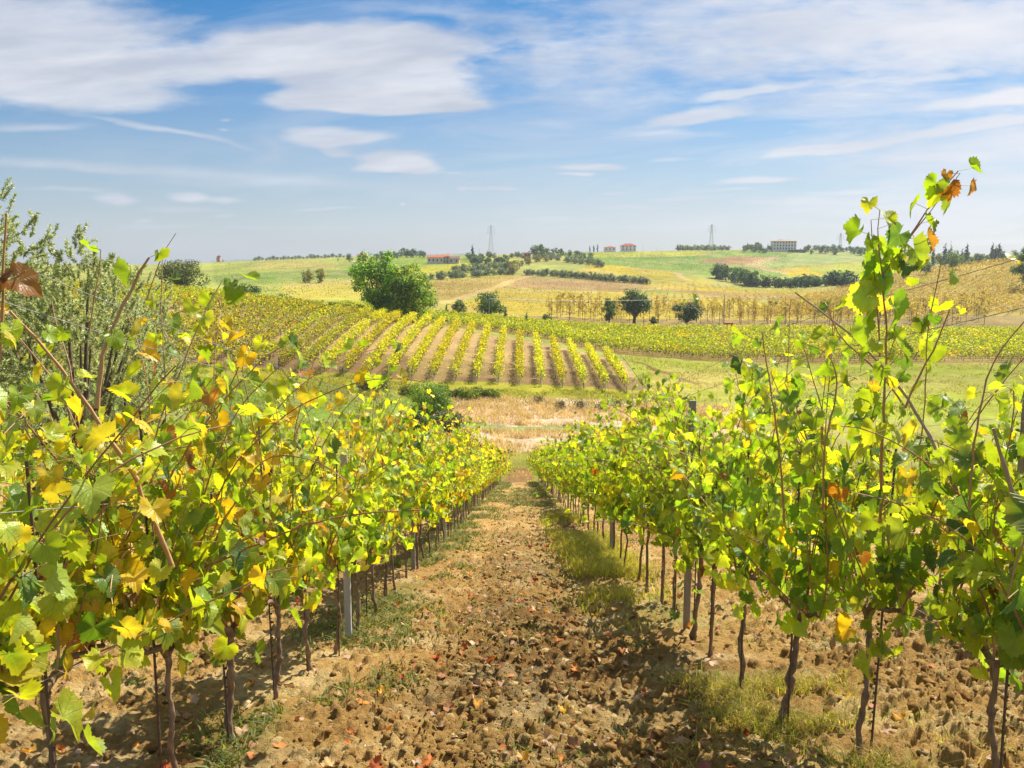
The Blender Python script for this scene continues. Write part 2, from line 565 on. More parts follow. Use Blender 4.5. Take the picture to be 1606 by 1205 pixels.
def solid_mat(name, rough=0.8, var=0.4, scale=20.0, bump=0.3, bd=0.01, spec=0.3, stretch=(1, 1, 1)):
    m, T, out = new_mat(name)
    col = attr_col(T)
    tcn = T.node('ShaderNodeTexCoord')
    mp = T.node('ShaderNodeMapping')
    mp.inputs['Scale'].default_value = stretch
    T.link(tcn.outputs['Object'], mp.inputs[0])
    nz = T.noise(mp.outputs[0], scale, 5.0, 0.6)
    col = hsv(T, col, v=T.m('MULTIPLY_ADD', nz, var * 2, 1 - var))
    p = T.node('ShaderNodeBsdfPrincipled')
    T.link(col, p.inputs['Base Color'])
    p.inputs['Roughness'].default_value = rough
    p.inputs['Specular IOR Level'].default_value = spec
    b = T.node('ShaderNodeBump')
    b.inputs['Strength'].default_value = bump
    b.inputs['Distance'].default_value = bd
    T.link(nz, b.inputs['Height'])
    T.link(b.outputs[0], p.inputs['Normal'])
    T.link(p.outputs[0], out.inputs[0])
    return m


M_LEAF = foliage_mat('vine_leaf', 0.55, 0.42, veins=True, spec=0.5, objvar=0.02)
M_LEAF_FAR = foliage_mat('vine_leaf_distant', 0.55, 0.5, objvar=0.03)
M_ROW = foliage_mat('autumn_row_leaf', 0.55, 0.5, objvar=0.02, tint=(1.5, 1.25, 0.35))
M_TREE = foliage_mat('tree_leaf', 0.42, 0.55, objvar=0.02, tint=(1.2, 1.2, 0.5))
M_OLIVE = foliage_mat('olive_leaf', 0.5, 0.4, spec=0.6, tint=(1.1, 1.15, 0.7))
M_GRASS = foliage_mat('grass_blade', 0.5, 0.6, spec=0.2)
M_DRY = foliage_mat('dry_leaf', 0.25, 0.7, spec=0.2, objvar=0.04, tint=(1.3, 0.9, 0.5))
M_BARK = solid_mat('bark', 0.9, 0.6, 90, 1.0, 0.012, 0.15, (1, 1, 0.12))
M_CANE = solid_mat('vine_cane', 0.55, 0.3, 60, 0.4, 0.003, 0.4)
M_WOOD = solid_mat('weathered_post', 0.85, 0.3, 40, 0.5, 0.008, 0.2, (1, 1, 0.1))
M_METAL = solid_mat('wire_metal', 0.5, 0.3, 80, 0.2, 0.001, 0.5)
M_WALL = solid_mat('plaster', 0.85, 0.15, 1.5, 0.2, 0.02, 0.2)
M_ROOF = solid_mat('roof_tiles', 0.8, 0.35, 2.5, 0.5, 0.05, 0.2)
M_GLASS = solid_mat('window_pane', 0.2, 0.1, 5, 0.0, 0.01, 0.5)


def P(r, g, b, k=1.8):
    c = np.array([r, g, b]) / 255.0
    return np.where(c < 0.04045, c / 12.92, ((c + 0.055) / 1.055) ** 2.4) / k


def inpoly(x, y, poly):
    r = np.zeros(x.shape, bool)
    n = len(poly)
    for i in range(n):
        x0, y0 = poly[i][:2]; x1, y1 = poly[(i + 1) % n][:2]
        if y0 == y1: continue
        c = ((y0 > y) != (y1 > y)) & (x < (x1 - x0) * (y - y0) / (y1 - y0) + x0)
        r ^= c
    return r


def W(*pts, dmin=66):
    """land parcel outline, given by landmarks, as world xy points"""
    return [tuple(gp(px, py, dmin)[:2]) for px, py in pts]


# ------------------------------------------------------------------ land parcels
BX = [-84 + 2.7 * i + 0.3 for i in range(37)]          # the rows of the block across the hollow
BX = [x for x in BX if x < 15]


def block_end(x):
    return float(np.interp(x, [-84, -60, -35, -15, 0, 8, 15], [196, 186, 170, 158, 150, 145, 137]))


def block_start(x):
    return float(np.interp(x, [-84, -40, 0, 15], [104, 107, 110, 111]))


BLOCK = [(-86, 103), (-40, 106), (0, 109), (16, 110), (16.5, 138), (8, 147), (0, 152), (-15, 160), (-35, 172), (-60, 188), (-86, 198)]
BAND = [(-38, 178), (-20, 168), (2, 160), (14, 147), (30, 146), (60, 146), (110, 148), (150, 150), (150, 216), (60, 218), (30, 212), (12, 206), (-40, 205)]
PARCELS = [
    # outline, colour, edge wobble
    (W((560, 400), (720, 398), (800, 405), (800, 500), (560, 500), dmin=240), P(172, 172, 72)),
    (W((300, 405), (560, 401), (560, 480), (300, 480), dmin=215), P(168, 176, 84)),
    (W((330, 432), (560, 418), (565, 430), (450, 445), (330, 445), dmin=230), P(135, 158, 70)),
    (W((440, 446), (640, 430), (700, 470), (440, 470), dmin=230), P(190, 176, 78)),
    (W((420, 408), (520, 412), (540, 424), (380, 424), dmin=500), P(182, 172, 92)),
    (W((600, 404), (740, 399), (735, 412), (640, 420), (590, 415), dmin=430), P(140, 165, 55)),
    (W((640, 420), (735, 412), (730, 424), (680, 434), (620, 432), dmin=400), P(186, 180, 52)),
    (W((680, 440), (800, 432), (830, 436), (700, 472), (660, 470), dmin=260), P(178, 155, 78)),
    (W((815, 434), (1010, 444), (1020, 452), (960, 458), (790, 452), dmin=260), P(172, 142, 92)),
    (W((780, 453), (960, 459), (1100, 466), (1250, 480), (1250, 505), (700, 500), (680, 488), dmin=245), P(190, 170, 66)),
    (W((870, 398), (1260, 394), (1235, 415), (1225, 436), (1110, 432), (920, 416), dmin=460), P(132, 158, 62)),
    (W((920, 397), (1110, 394), (1105, 401), (930, 404), dmin=600), P(178, 176, 56)),
    (W((1090, 409), (1150, 402), (1200, 403), (1215, 408), (1170, 417), (1120, 414), dmin=500), P(168, 125, 88)),
    (W((925, 414), (1055, 428), (1058, 435), (1000, 435), (915, 424), dmin=450), P(202, 184, 40)),
    (W((900, 424), (1058, 435), (1120, 440), (1110, 452), (1010, 444), (890, 430), dmin=400), P(185, 172, 62)),
    (W((1000, 446), (1120, 450), (1330, 455), (1330, 480), (1100, 466), dmin=290), P(188, 166, 62)),
    (W((1040, 452), (1180, 460), (1330, 472), (1330, 478), (1100, 464), dmin=290), P(176, 148, 92)),
    (W((1250, 396), (1430, 400), (1380, 410), (1220, 418), (1180, 417), dmin=500), P(158, 172, 96)),
    (W((1215, 420), (1380, 408), (1430, 412), (1430, 430), (1330, 438), (1240, 436), dmin=470), P(172, 178, 66)),
    (W((1215, 422), (1260, 420), (1300, 432), (1240, 434), dmin=470), P(208, 180, 50)),
    (W((1215, 400), (1225, 404), (1190, 415), (1235, 428), (1228, 430), (1170, 417), (1175, 413), dmin=500), P(200, 175, 125)),
    ([(52, 262), (88, 262), (150, 262), (330, 262), (330, 470), (226, 430), (186, 425), (150, 400), (110, 360), (75, 300)], P(185, 166, 78)),
    ([(-2, 214), (40, 216), (240, 220), (240, 262), (60, 262), (-2, 250)], P(150, 130, 78)),
    ([(10, 222), (48, 226), (48, 240), (10, 234)], P(172, 122, 78)),
    ([(14, 206), (50, 214), (160, 217), (160, 228), (48, 232), (8, 220)], P(160, 162, 104)),
    ([(16.5, 96), (200, 96), (200, 147), (60, 146), (30, 146), (17, 144)], P(165, 172, 66)),
    ([(16, 112), (40, 118), (60, 130), (20, 134)], P(185, 178, 82)),
    ([(24, 119), (25.4, 119.5), (18.5, 140), (17.6, 139)], P(130, 100, 66)),
    (BLOCK, P(188, 160, 112, 1.7)), ([(-86, 103), (-40, 106), (0, 109), (16, 110), (16.5, 122), (0, 124), (-40, 122), (-86, 118)], P(150, 124, 84, 1.8)),
    (BAND, P(150, 128, 70)),
    ([(-60, 97), (16, 101), (17, 112), (-60, 107)], P(176, 172, 62)),
    ([(-60, 80), (-8, 82), (-6, 103), (-60, 100)], P(138, 164, 68)),
    ([(-8.5, 75), (24, 75), (24, 101), (10, 104), (-6, 101), (-9, 90)], P(220, 194, 162, 1.5)),
    ([(-11, 85), (10, 87), (10, 89.5), (-11, 88)], P(150, 176, 108)),
    ([(-20, 60), (20, 60), (20, 76), (-20, 76)], P(172, 168, 80)),
    ([(-1.3, 60), (1.2, 60), (1.1, 70), (-1.1, 70)], P(180, 140, 90)),
]
TRACK = [gp(px, py, 250)[:2] for px, py in ((690, 476), (735, 464), (775, 452), (800, 441), (830, 433), (880, 428))]


LINES = [(((335, 436), (400, 438), (470, 436), (560, 426)), 2.0, P(90, 105, 60)), (((380, 424), (450, 421), (545, 417)), 1.6, P(120, 130, 75)), (((450, 450), (500, 446), (555, 441)), 2.2, P(205, 180, 130)), (((600, 415), (680, 411), (740, 407)), 2.0, P(110, 130, 60)), (((810, 452), (900, 458), (960, 459), (1040, 452)), 2.0, P(210, 190, 120)),
         (((925, 414), (1010, 422), (1058, 428), (1080, 440)), 2.2, P(215, 185, 125)), (((900, 404), (1000, 405), (1100, 403)), 2.0, P(105, 130, 55)), (((1240, 436), (1320, 438), (1400, 430)), 2.4, P(105, 120, 65)), (((1220, 420), (1300, 415), (1380, 408)), 2.2, P(150, 140, 80)), (((1000, 438), (1060, 441), (1110, 452)), 1.6, P(130, 130, 70)), (((790, 470), (880, 474), (1000, 478)), 1.3, P(150, 130, 70)), (((1100, 466), (1200, 470), (1320, 470)), 1.6, P(150, 125, 75))]


def dist_line(x, y, pts):
    d = np.full(x.shape, 1e9)
    for (x0, y0), (x1, y1) in zip(pts[:-1], pts[1:]):
        L = (x1 - x0) ** 2 + (y1 - y0) ** 2
        t = np.clip(((x - x0) * (x1 - x0) + (y - y0) * (y1 - y0)) / L, 0, 1)
        d = np.minimum(d, np.hypot(x - x0 - t * (x1 - x0), y - y0 - t * (y1 - y0)))
    return d


def build_far_terrain():
    a = np.linspace(-1.25, 1.25, 800)
    D = np.concatenate([np.exp(np.linspace(math.log(61.6), math.log(1100), 460)), [1400, 2000, 3500, 7000, 14000]])
    A, DD = np.meshgrid(a, D)
    x = A * DD; y = DD
    z = ground(x, np.minimum(y, 1099))
    z = np.where(y > 1100, np.minimum(z, -8) - (y - 1100) * 0.004, z)
    z = z + (fbm(x * 0.12, y * 0.12, 3, 5) - 0.5) * 0.35 * np.clip((y - 66) / 10, 0, 1) - 0.03 * (y < 64)
    col = np.tile(P(166, 170, 84), (x.size, 1)).reshape(x.shape + (3,))
    wob = np.clip(y * 0.012, 0.4, 5)
    wx = x + (fbm(x * 0.15, y * 0.1, 3, 11) - 0.5) * wob * 2
    wy = y + (fbm(x * 0.15, y * 0.1, 3, 12) - 0.5) * wob * 2
    for poly, c in PARCELS:
        m = inpoly(wx, wy, poly)
        col[m] = c
    for pts, wd, cc in LINES:
        t = dist_line(wx, wy, [tuple(gp(px, py, 230)[:2]) for px, py in pts])
        col[t < wd] = cc
    t = dist_line(x, y, [tuple(p) for p in TRACK])
    col[t < 2.6] = P(205, 178, 115)
    n = fbm(x * 0.05, y * 0.03, 4, 31)[..., None]
    n2 = fbm(x * 0.5, y * 0.35, 3, 32)[..., None]
    col = col * (0.62 + 0.76 * n) * (0.70 + 0.60 * n2)
    gm = col.mean(-1, keepdims=True)
    col = np.clip(gm + (col - gm) * 1.08, 0.005, 1)
    # patches gone dry, and greener hollows
    dry = np.clip((fbm(x * 0.09, y * 0.05, 4, 41) - 0.52) * 5, 0, 1)[..., None] * 0.45
    col = col * (1 - dry) + P(205, 180, 110) * dry
    mb = MB()
    nr, nc = x.shape
    i = np.arange(nr - 1)[:, None]; j = np.arange(nc - 1)[None, :]
    q = np.stack([i * nc + j, i * nc + j + 1, (i + 1) * nc + j + 1, (i + 1) * nc + j], -1).reshape(-1, 4)
    mb.add(np.stack([x, y, z], -1), q, col.reshape(-1, 3))
    m, T, out = new_mat('field_ground')
    c = attr_col(T)
    tcn = T.node('ShaderNodeTexCoord')
    n1 = T.noise(tcn.outputs['Object'], 0.9, 8.0, 0.7)
    mp = T.node('ShaderNodeMapping')
    mp.inputs['Scale'].default_value = (1.0, 0.35, 1.0)
    T.link(tcn.outputs['Object'], mp.inputs[0])
    n3 = T.noise(mp.outputs[0], 3.5, 6.0, 0.7)
    c = hsv(T, c, v=T.m('MULTIPLY_ADD', n1, 0.8, 0.6))
    c = hsv(T, c, h=T.m('MULTIPLY_ADD', n3, 0.05, 0.475), v=T.m('MULTIPLY_ADD', n3, 0.7, 0.65))
    p = T.node('ShaderNodeBsdfPrincipled')
    T.link(c, p.inputs['Base Color'])
    p.inputs['Roughness'].default_value = 0.95
    p.inputs['Specular IOR Level'].default_value = 0.1
    b = T.node('ShaderNodeBump')
    b.inputs['Strength'].default_value = 0.7
    b.inputs['Distance'].default_value = 0.25
    T.link(n3, b.inputs['Height'])
    T.link(b.outputs[0], p.inputs['Normal'])
    T.link(p.outputs[0], out.inputs[0])
    o = mb.obj('hills', m)
    tag(o, 'rolling green and yellow farmland hills beyond the hollow', kind='structure')


build_far_terrain()


# ------------------------------------------------------------------ tilled soil in front
def soil_h(x, y):
    """height of the clods above the smooth slope"""
    lane = np.exp(-(np.abs(x) / 1.25) ** 6)
    mid = np.exp(-((x - 2.95) / 1.15) ** 6) + np.exp(-((x + 3.2) / 1.3) ** 6) * 0.4
    amp = 0.62 + 0.45 * lane + 0.75 * mid
    d1, h1 = worley(x / 0.17, y / 0.17, 3)
    d2, h2 = worley(x / 0.075 + fbm(x * 9, y * 9, 2, 8), y / 0.075, 4)
    d3, h3 = worley(x / 0.034, y / 0.034, 5)
    h = 0.09 * np.maximum(0.55 - d1, 0) * h1 ** 2.5
    h = h + 0.075 * np.sqrt(np.maximum(0.55 - d2, 0)) * h2 ** 2.2
    h = h + 0.036 * np.sqrt(np.maximum(0.6 - d3, 0)) * h3 ** 1.5
    h = h + 0.06 * (fbm(x * 1.3, y * 1.0, 3, 21) - 0.5) + 0.035 * (fbm(x * 9, y * 9, 4, 22) - 0.5)
    h = h + 0.05 * (0.30 - np.abs(fbm(x * 16 + 3, y * 16, 4, 23) - 0.5) * 2.2) * (0.4 + h2)
    h = h + 0.03 * (fbm(x * 34, y * 34, 3, 24) - 0.5)
    rut = -0.035 * np.exp(-((np.abs(x - 0.02) - 0.62) / 0.17) ** 2) + 0.03 * np.exp(-(x / 0.3) ** 2)
    h = h * amp + rut * (0.6 + 0.8 * fbm(x * 2, y * 0.8, 2, 9))
    return h * np.clip((63 - y) / 6, 0, 1)


def surf(x, y):
    x = np.asarray(x, float); y = np.asarray(y, float)
    return near_base(x, y) + soil_h(x, y)


def build_near_ground():
    nc, nr = 900, 1250
    a = np.linspace(-0.82, 0.82, nc)
    y1 = np.exp(np.linspace(math.log(2.4), math.log(63.6), nr)) - 1.6
    A, Y = np.meshgrid(a, y1)
    X = A * (Y + 3.0)
    Z = surf(X, Y)
    hh = Z - near_base(X, Y)
    tan = P(218, 175, 102, 1.85); dark = P(158, 118, 66, 1.8); pale = P(240, 208, 142, 1.75); red = P(202, 148, 90, 1.8)
    n = fbm(X * 3, Y * 3, 4, 61)[..., None]
    n2 = fbm(X * 0.7, Y * 0.5, 3, 62)[..., None]
    n3 = fbm(X * 22, Y * 22, 3, 63)[..., None]
    c = tan + (pale - tan) * np.clip((n - 0.45) * 3, 0, 1) + (dark - tan) * np.clip((n2 - 0.45) * 3, 0, 1) * 0.75
    c = c + (red - c) * np.clip((n3 - 0.6) * 3, 0, 1) * 0.5
    # darker strip along the middle, broken up by noise
    strip = np.exp(-((X - 0.05) / 0.55) ** 4)[..., None] * np.clip((fbm(X * 1.2, Y * 0.35, 3, 64)[..., None] - 0.25) * 2, 0, 1)
    c = c * (1 - 0.26 * strip)
    # moss and low weeds by the vine feet
    g = np.exp(-((np.abs(X) - 1.4) / 0.42) ** 2) * np.clip((fbm(X * 1.6, Y * 0.9, 4, 65) - 0.45) * 4, 0, 1)
    g = np.maximum(g, np.clip((Y - 34) / 18, 0, 1) * np.clip((np.abs(X) - 0.45) * 2, 0, 1) * 0.55)[..., None]
    c = c * (1 - 0.55 * g) + P(140, 150, 72) * 0.55 * g
    mb = MB()
    i = np.arange(nr - 1)[:, None]; j = np.arange(nc - 1)[None, :]
    q = np.stack([i * nc + j, i * nc + j + 1, (i + 1) * nc + j + 1, (i + 1) * nc + j], -1).reshape(-1, 4)
    mb.add(np.stack([X, Y, Z], -1), q, c.reshape(-1, 3))
    global M_SOIL
    m, T, out = new_mat('tilled_clay')
    M_SOIL = m
    cc = attr_col(T)
    tcn = T.node('ShaderNodeTexCoord')
    na = T.noise(tcn.outputs['Object'], 25, 8.0, 0.7)
    nb = T.noise(tcn.outputs['Object'], 120, 4.0, 0.7)
    cc = hsv(T, cc, h=T.m('MULTIPLY_ADD', na, 0.02, 0.49), v=T.m('MULTIPLY_ADD', na, 0.9, 0.55))
    p = T.node('ShaderNodeBsdfPrincipled')
    T.link(cc, p.inputs['Base Color'])
    p.inputs['Roughness'].default_value = 0.95
    p.inputs['Specular IOR Level'].default_value = 0.12
    b = T.node('ShaderNodeBump')
    b.inputs['Strength'].default_value = 1.0
    b.inputs['Distance'].default_value = 0.035
    T.link(T.m('ADD', na, T.m('MULTIPLY', nb, 0.4)), b.inputs['Height'])
    T.link(b.outputs[0], p.inputs['Normal'])
    T.link(p.outputs[0], out.inputs[0])
    o = mb.obj('ground', m)
    tag(o, 'tilled tan clay soil sloping down between the vine rows', kind='structure')


build_near_ground()


def ico():
    me = bpy.data.meshes.new('seed')
    import bmesh
    bm = bmesh.new()
    bmesh.ops.create_icosphere(bm, subdivisions=1, radius=1.0)
    v = np.array([list(q.co) for q in bm.verts]); f = np.array([[l.index for l in q.verts] for q in bm.faces])
    bm.free()
    bpy.data.meshes.remove(me)
    return v, f


def build_clods():
    v0, f0 = ico()
    V0 = []
    for k in range(10):
        d = 1 + 0.6 * (vnoise(v0[:, 0] * 2.1 + 9 * k + v0[:, 2] * 3, v0[:, 1] * 2.1 + 5, k) - 0.5) * 2 + 0.45 * (vnoise(v0[:, 0] * 5 + k, v0[:, 1] * 5 + v0[:, 2] * 5, k + 40) - 0.5) * 2
        V0.append(v0 * d[:, None] * np.array([1, 0.85, 0.62]))
    mb = MB()
    N = 24000
    y = np.exp(rng.uniform(math.log(3.0), math.log(24), N))
    which = rng.random(N)
    x = np.where(which < 0.62, rng.normal(0.0, 0.75, N), np.where(which < 0.85, rng.normal(2.9, 0.6, N), rng.normal(-3.0, 0.8, N)))
    s = 0.006 + 0.028 * rng.random(N) ** 4
    s = np.where((which > 0.55) & (which < 0.85), s * 1.35, s)
    z = surf(x, y)
    bc = np.array([P(218, 175, 102, 1.85), P(184, 140, 80, 1.8), P(236, 204, 138, 1.75), P(202, 156, 94, 1.8)])
    for i in range(N):
        a = rng.uniform(0, 6.28); c, q = math.cos(a), math.sin(a)
        v = V0[i % 10] * s[i]
        v = np.stack([v[:, 0] * c - v[:, 1] * q, v[:, 0] * q + v[:, 1] * c, v[:, 2]], -1) + (x[i], y[i], z[i] - s[i] * 0.12)
        mb.add(v, f0, bc[rng.integers(4)] * rng.uniform(0.8, 1.1))
    tag(mb.obj('soil_clods', M_SOIL), 'loose crumbly clods of tan clay strewn over the tilled lanes', 'soil clods', kind='stuff')


build_clods()


# ------------------------------------------------------------------ grass
def blades(mb, x, y, z, h, w, cols, lean=0.5):
    n = len(x)
    an = rng.uniform(0, 2 * np.pi, n)
    d = np.stack([np.cos(an), np.sin(an), np.zeros(n)], -1)
    le = rng.normal(0, lean, (n, 2))
    b = np.stack([x, y, z], -1)
    up1 = np.stack([le[:, 0] * 0.35, le[:, 1] * 0.35, np.ones(n)], -1) * h[:, None] * 0.5
    up2 = np.stack([le[:, 0], le[:, 1], np.full(n, 0.9)], -1) * h[:, None]
    ww = w[:, None]
    V = np.stack([b - d * ww, b + d * ww, b + up1 + d * ww * 0.8, b + up1 - d * ww * 0.8, b + up2], 1)
    k = np.arange(n)[:, None] * 5
    mb.add(V.reshape(-1, 3), k + np.array([[0, 1, 2, 3]]), np.repeat(cols, 5, axis=0))
    off = mb.n - n * 5
    mb.f.append(off + k + np.array([[3, 2, 4]]))
    mb.mi.append(np.zeros(n, int))


def pick(cols, n, jit=0.2):
    c = np.array(cols)[rng.integers(len(cols), size=n)]
    return c * rng.uniform(1 - jit, 1 + jit, (n, 1))


G_GREEN = [P(120, 150, 50), P(150, 170, 60), P(90, 125, 45)]
G_YEL = [P(205, 208, 85, 1.4), P(215, 205, 115, 1.4), P(185, 195, 70, 1.4)]
G_STRAW = [P(235, 210, 150, 1.5), P(220, 185, 120, 1.5), P(205, 195, 100, 1.5)]


def clump_pts(n, per, fx, fy, spread):
    m = n // per
    cx = fx(m); cy = fy(m)
    x = np.repeat(cx, per) + rng.normal(0, 1, m * per) * spread
    y = np.repeat(cy, per) + rng.normal(0, 1, m * per) * spread
    return x, y


def build_grass():
    mb = MB()
    # long grass to the right of the lane
    x, y = clump_pts(60000, 22, lambda m: rng.normal(1.18, 0.22, m), lambda m: rng.uniform(7.2, 22, m), 0.09)
    k = fbm(x * 0.8, y * 0.5, 3, 71) + rng.normal(0, 0.06, len(x)) > 0.48
    x, y = x[k], y[k]
    h = rng.uniform(0.05, 0.20, len(x)) * (0.6 + 0.8 * fbm(x, y * 0.5, 2, 72))
    blades(mb, x, y, surf(x, y) - 0.01, h, rng.uniform(0.0018, 0.004, len(x)) * (1 + y / 14), pick(G_YEL * 2 + G_GREEN[1:2] + G_STRAW[:2], len(x)))
    tag(mb.obj('grass', M_GRASS), 'long pale green grass on the strip right of the dirt lane', 'grass', kind='stuff')
    mb = MB()
    x, y = clump_pts(22000, 22, lambda m: rng.normal(1.55, 0.30, m), lambda m: rng.uniform(3.1, 5.6, m), 0.05)
    k = fbm(x * 1.7, y * 1.2, 3, 73) + rng.normal(0, 0.05, len(x)) > 0.53
    x, y = x[k], y[k]
    blades(mb, x, y, surf(x, y) - 0.01, rng.uniform(0.02, 0.13, len(x)), rng.uniform(0.0015, 0.0036, len(x)), pick(G_STRAW + G_YEL + G_GREEN[:2] + G_STRAW, len(x)), 0.9)
    tag(mb.obj('dry_grass', M_GRASS), 'dry straw and green tufts around the nearest right vine trunks', 'dry grass', kind='stuff')
    mb = MB()
    # short weeds: left foot strip, scattered plants, far end of the lane
    x1, y1 = clump_pts(26000, 18, lambda m: rng.normal(-1.28, 0.30, m), lambda m: np.exp(rng.uniform(math.log(3.3), math.log(26), m)), 0.06)
    x2, y2 = clump_pts(14000, 14, lambda m: rng.uniform(-3.4, 3.8, m), lambda m: np.exp(rng.uniform(math.log(3.2), math.log(40), m)), 0.05)
    x3, y3 = clump_pts(16000, 10, lambda m: np.where(rng.random(m) < 0.5, -1, 1) * rng.uniform(0.6, 1.5, m), lambda m: rng.uniform(22, 62, m), 0.1)
    x4, y4 = clump_pts(5000, 12, lambda m: rng.uniform(-0.4, 0.6, m), lambda m: rng.uniform(26, 46, m), 0.12)
    x = np.concatenate([x1, x2, x3, x4]); y = np.concatenate([y1, y2, y3, y4])
    k = fbm(x * 1.3, y * 0.9, 3, 74) > 0.48
    x, y = x[k], y[k]
    h = rng.uniform(0.012, 0.05, len(x)) * (1 + np.clip(y / 18, 0, 1.6))
    blades(mb, x, y, surf(x, y) - 0.004, h, rng.uniform(0.0025, 0.006, len(x)) * (1 + y / 12), pick([P(150, 160, 80), P(120, 145, 70), P(170, 175, 110), P(190, 180, 110)], len(x)), 1.2)
    tag(mb.obj('weeds', M_GRASS), 'low green weeds scattered along the feet of the vine rows', 'weeds', kind='stuff')
    # hollow beyond the lane
    mb = MB()
    n = 60000
    x, y = clump_pts(n, 25, lambda m: rng.uniform(-8, 24, m), lambda m: rng.uniform(75, 102, m), 0.28)
    k = (fbm(x * 0.16, y * 0.22, 3, 75) > 0.40) & ~inpoly(x, y, [(-11, 85.5), (7, 87), (7, 89), (-11, 88)])
    x, y = x[k], y[k]
    blades(mb, x, y, ground(x, y) - 0.05, rng.uniform(0.25, 0.85, len(x)), rng.uniform(0.012, 0.03, len(x)), pick([P(228, 204, 182, 1.3), P(212, 184, 158, 1.3), P(238, 216, 190, 1.3), P(200, 182, 140, 1.3)], len(x)), 0.6)
    tag(mb.obj('tall_dry_grass', M_GRASS), 'tall pinkish dry grass filling the hollow past the lane end', 'dry grass', kind='stuff')
    mb = MB()
    n = 50000
    x = np.concatenate([rng.uniform(-60, 20, n // 2), rng.uniform(-40, -5, n // 4), rng.uniform(16, 90, n // 2)])
    y = np.concatenate([rng.uniform(98, 109, n // 2), rng.uniform(80, 100, n // 4), rng.uniform(96, 146, n // 2)])
    k = fbm(x * 0.2, y * 0.25, 3, 76) > 0.44
    x, y = x[k], y[k]
    blades(mb, x, y, ground(x, y) - 0.03, rng.uniform(0.1, 0.4, len(x)), rng.uniform(0.02, 0.05, len(x)), pick([P(180, 178, 66), P(150, 168, 66), P(196, 182, 90)], len(x)), 0.9)
    tag(mb.obj('meadow_grass', M_GRASS), 'rough yellow green meadow grass around the hollow and below the far vineyard', 'meadow grass', kind='stuff')


build_grass()

# ------------------------------------------------------------------ vine leaves
def leaf_template(kind, seed):
    """a grape leaf: outline with five toothed lobes, petiole end at the origin, tip along +y; returns verts, tris, uv, edge weight"""
    r = np.random.default_rng(seed)
    if kind == 'hi':
        na = 41
        th = np.linspace(-2.72, 2.72, na)
        base = np.zeros(na)
        for c, amp, w in ((0, 1.0, 0.30), (0.95, 0.9, 0.28), (-0.95, 0.9, 0.28), (1.85, 0.76, 0.42), (-1.85, 0.76, 0.42)):
            base = np.maximum(base, amp * (0.80 + 0.20 * np.exp(-((th - c) / w) ** 2)))
        base = base * np.where(np.abs(th) > 2.4, 0.8, 1)
        rad = base * (1 + 0.06 * np.where(np.arange(na) % 2 == 0, 1, -1)) * r.uniform(0.94, 1.06, na)
        px = np.sin(th) * rad; py = np.cos(th) * rad
        mid = 0.55
        V = np.concatenate([[[0, 0]], np.stack([px * mid, py * mid], -1), np.stack([px, py], -1)])
        T = []
        for i in range(na - 1):
            T += [[0, 1 + i + 1, 1 + i]]
            T += [[1 + i, 1 + i + 1, 1 + na + i], [1 + i + 1, 1 + na + i + 1, 1 + na + i]]
        edge = np.concatenate([[0], np.full(na, 0.15), r.uniform(0.5, 1, na)])
    elif kind == 'mid':
        th = np.array([-2.6, -1.95, -1.45, -0.98, -0.5, 0, 0.5, 0.98, 1.45, 1.95, 2.6])
        rad = np.array([0.6, 0.74, 0.66, 0.88, 0.76, 1.0, 0.76, 0.88, 0.66, 0.74, 0.6]) * r.uniform(0.92, 1.08, 11)
        V = np.concatenate([[[0, 0]], np.stack([np.sin(th) * rad, np.cos(th) * rad], -1)])
        T = [[0, i + 1, i] for i in range(1, 11)]
        edge = np.concatenate([[0], np.ones(11) * 0.8])
    else:
        V = np.array([[0, -0.25], [-0.72, 0.1], [-0.4, 0.75], [0, 1.0], [0.45, 0.7], [0.72, 0.05]], float)
        T = [[0, 2, 1], [0, 3, 2], [0, 4, 3], [0, 5, 4]]
        edge = np.array([0, 0.5, 0.5, 0.6, 0.5, 0.5])
    V = V.astype(float)
    x, y = V[:, 0], V[:, 1]
    rr = np.hypot(x, y); ang = np.arctan2(x, y)
    fold, droop, wave, cup = r.uniform(0.05, 0.75), r.uniform(0.0, 0.65), r.uniform(0.05, 0.17), r.uniform(-0.35, 0.25)
    z = np.abs(x) * fold - np.sign(y) * y * y * droop + wave * rr * np.sin(ang * 3.5 + r.uniform(0, 6)) + cup * rr * rr
    z = z + r.uniform(-0.3, 0.3) * x * rr
    return np.stack([x, y, z], -1) * 0.62, np.array(T), V * 1.0, edge


TPL = {k: [leaf_template(k, 100 + i) for i in range(n)] for k, n in (('hi', 10), ('mid', 8), ('far', 6))}


def add_leaves(mb, kind, pos, tip, nrm, size, col, edgecol, edgeamt, mi=0):
    pos = np.asarray(pos, float); n = len(pos)
    if not n: return
    tip = norm(np.asarray(tip)); nrm = np.asarray(nrm)
    xa = norm(np.cross(tip, nrm)); za = np.cross(xa, tip)
    R = np.stack([xa, tip, za], -1)         # columns
    tp = rng.integers(len(TPL[kind]), size=n)
    for k, (tv, tt, tuv, te) in enumerate(TPL[kind]):
        s = np.nonzero(tp == k)[0]
        if not len(s): continue
        V = np.einsum('nij,vj->nvi', R[s], tv) * np.asarray(size)[s, None, None] + pos[s, None, :]
        e = np.clip(te[None, :] * edgeamt[s, None], 0, 1)[..., None]
        C = col[s, None, :] * (1 - e) + edgecol[s, None, :] * e
        m = len(tv)
        f = (np.arange(len(s))[:, None, None] * m + tt[None]).reshape(-1, 3)
        mb.add(V.reshape(-1, 3), f, C.reshape(-1, 3), np.tile(tuv, (len(s), 1)), mi)


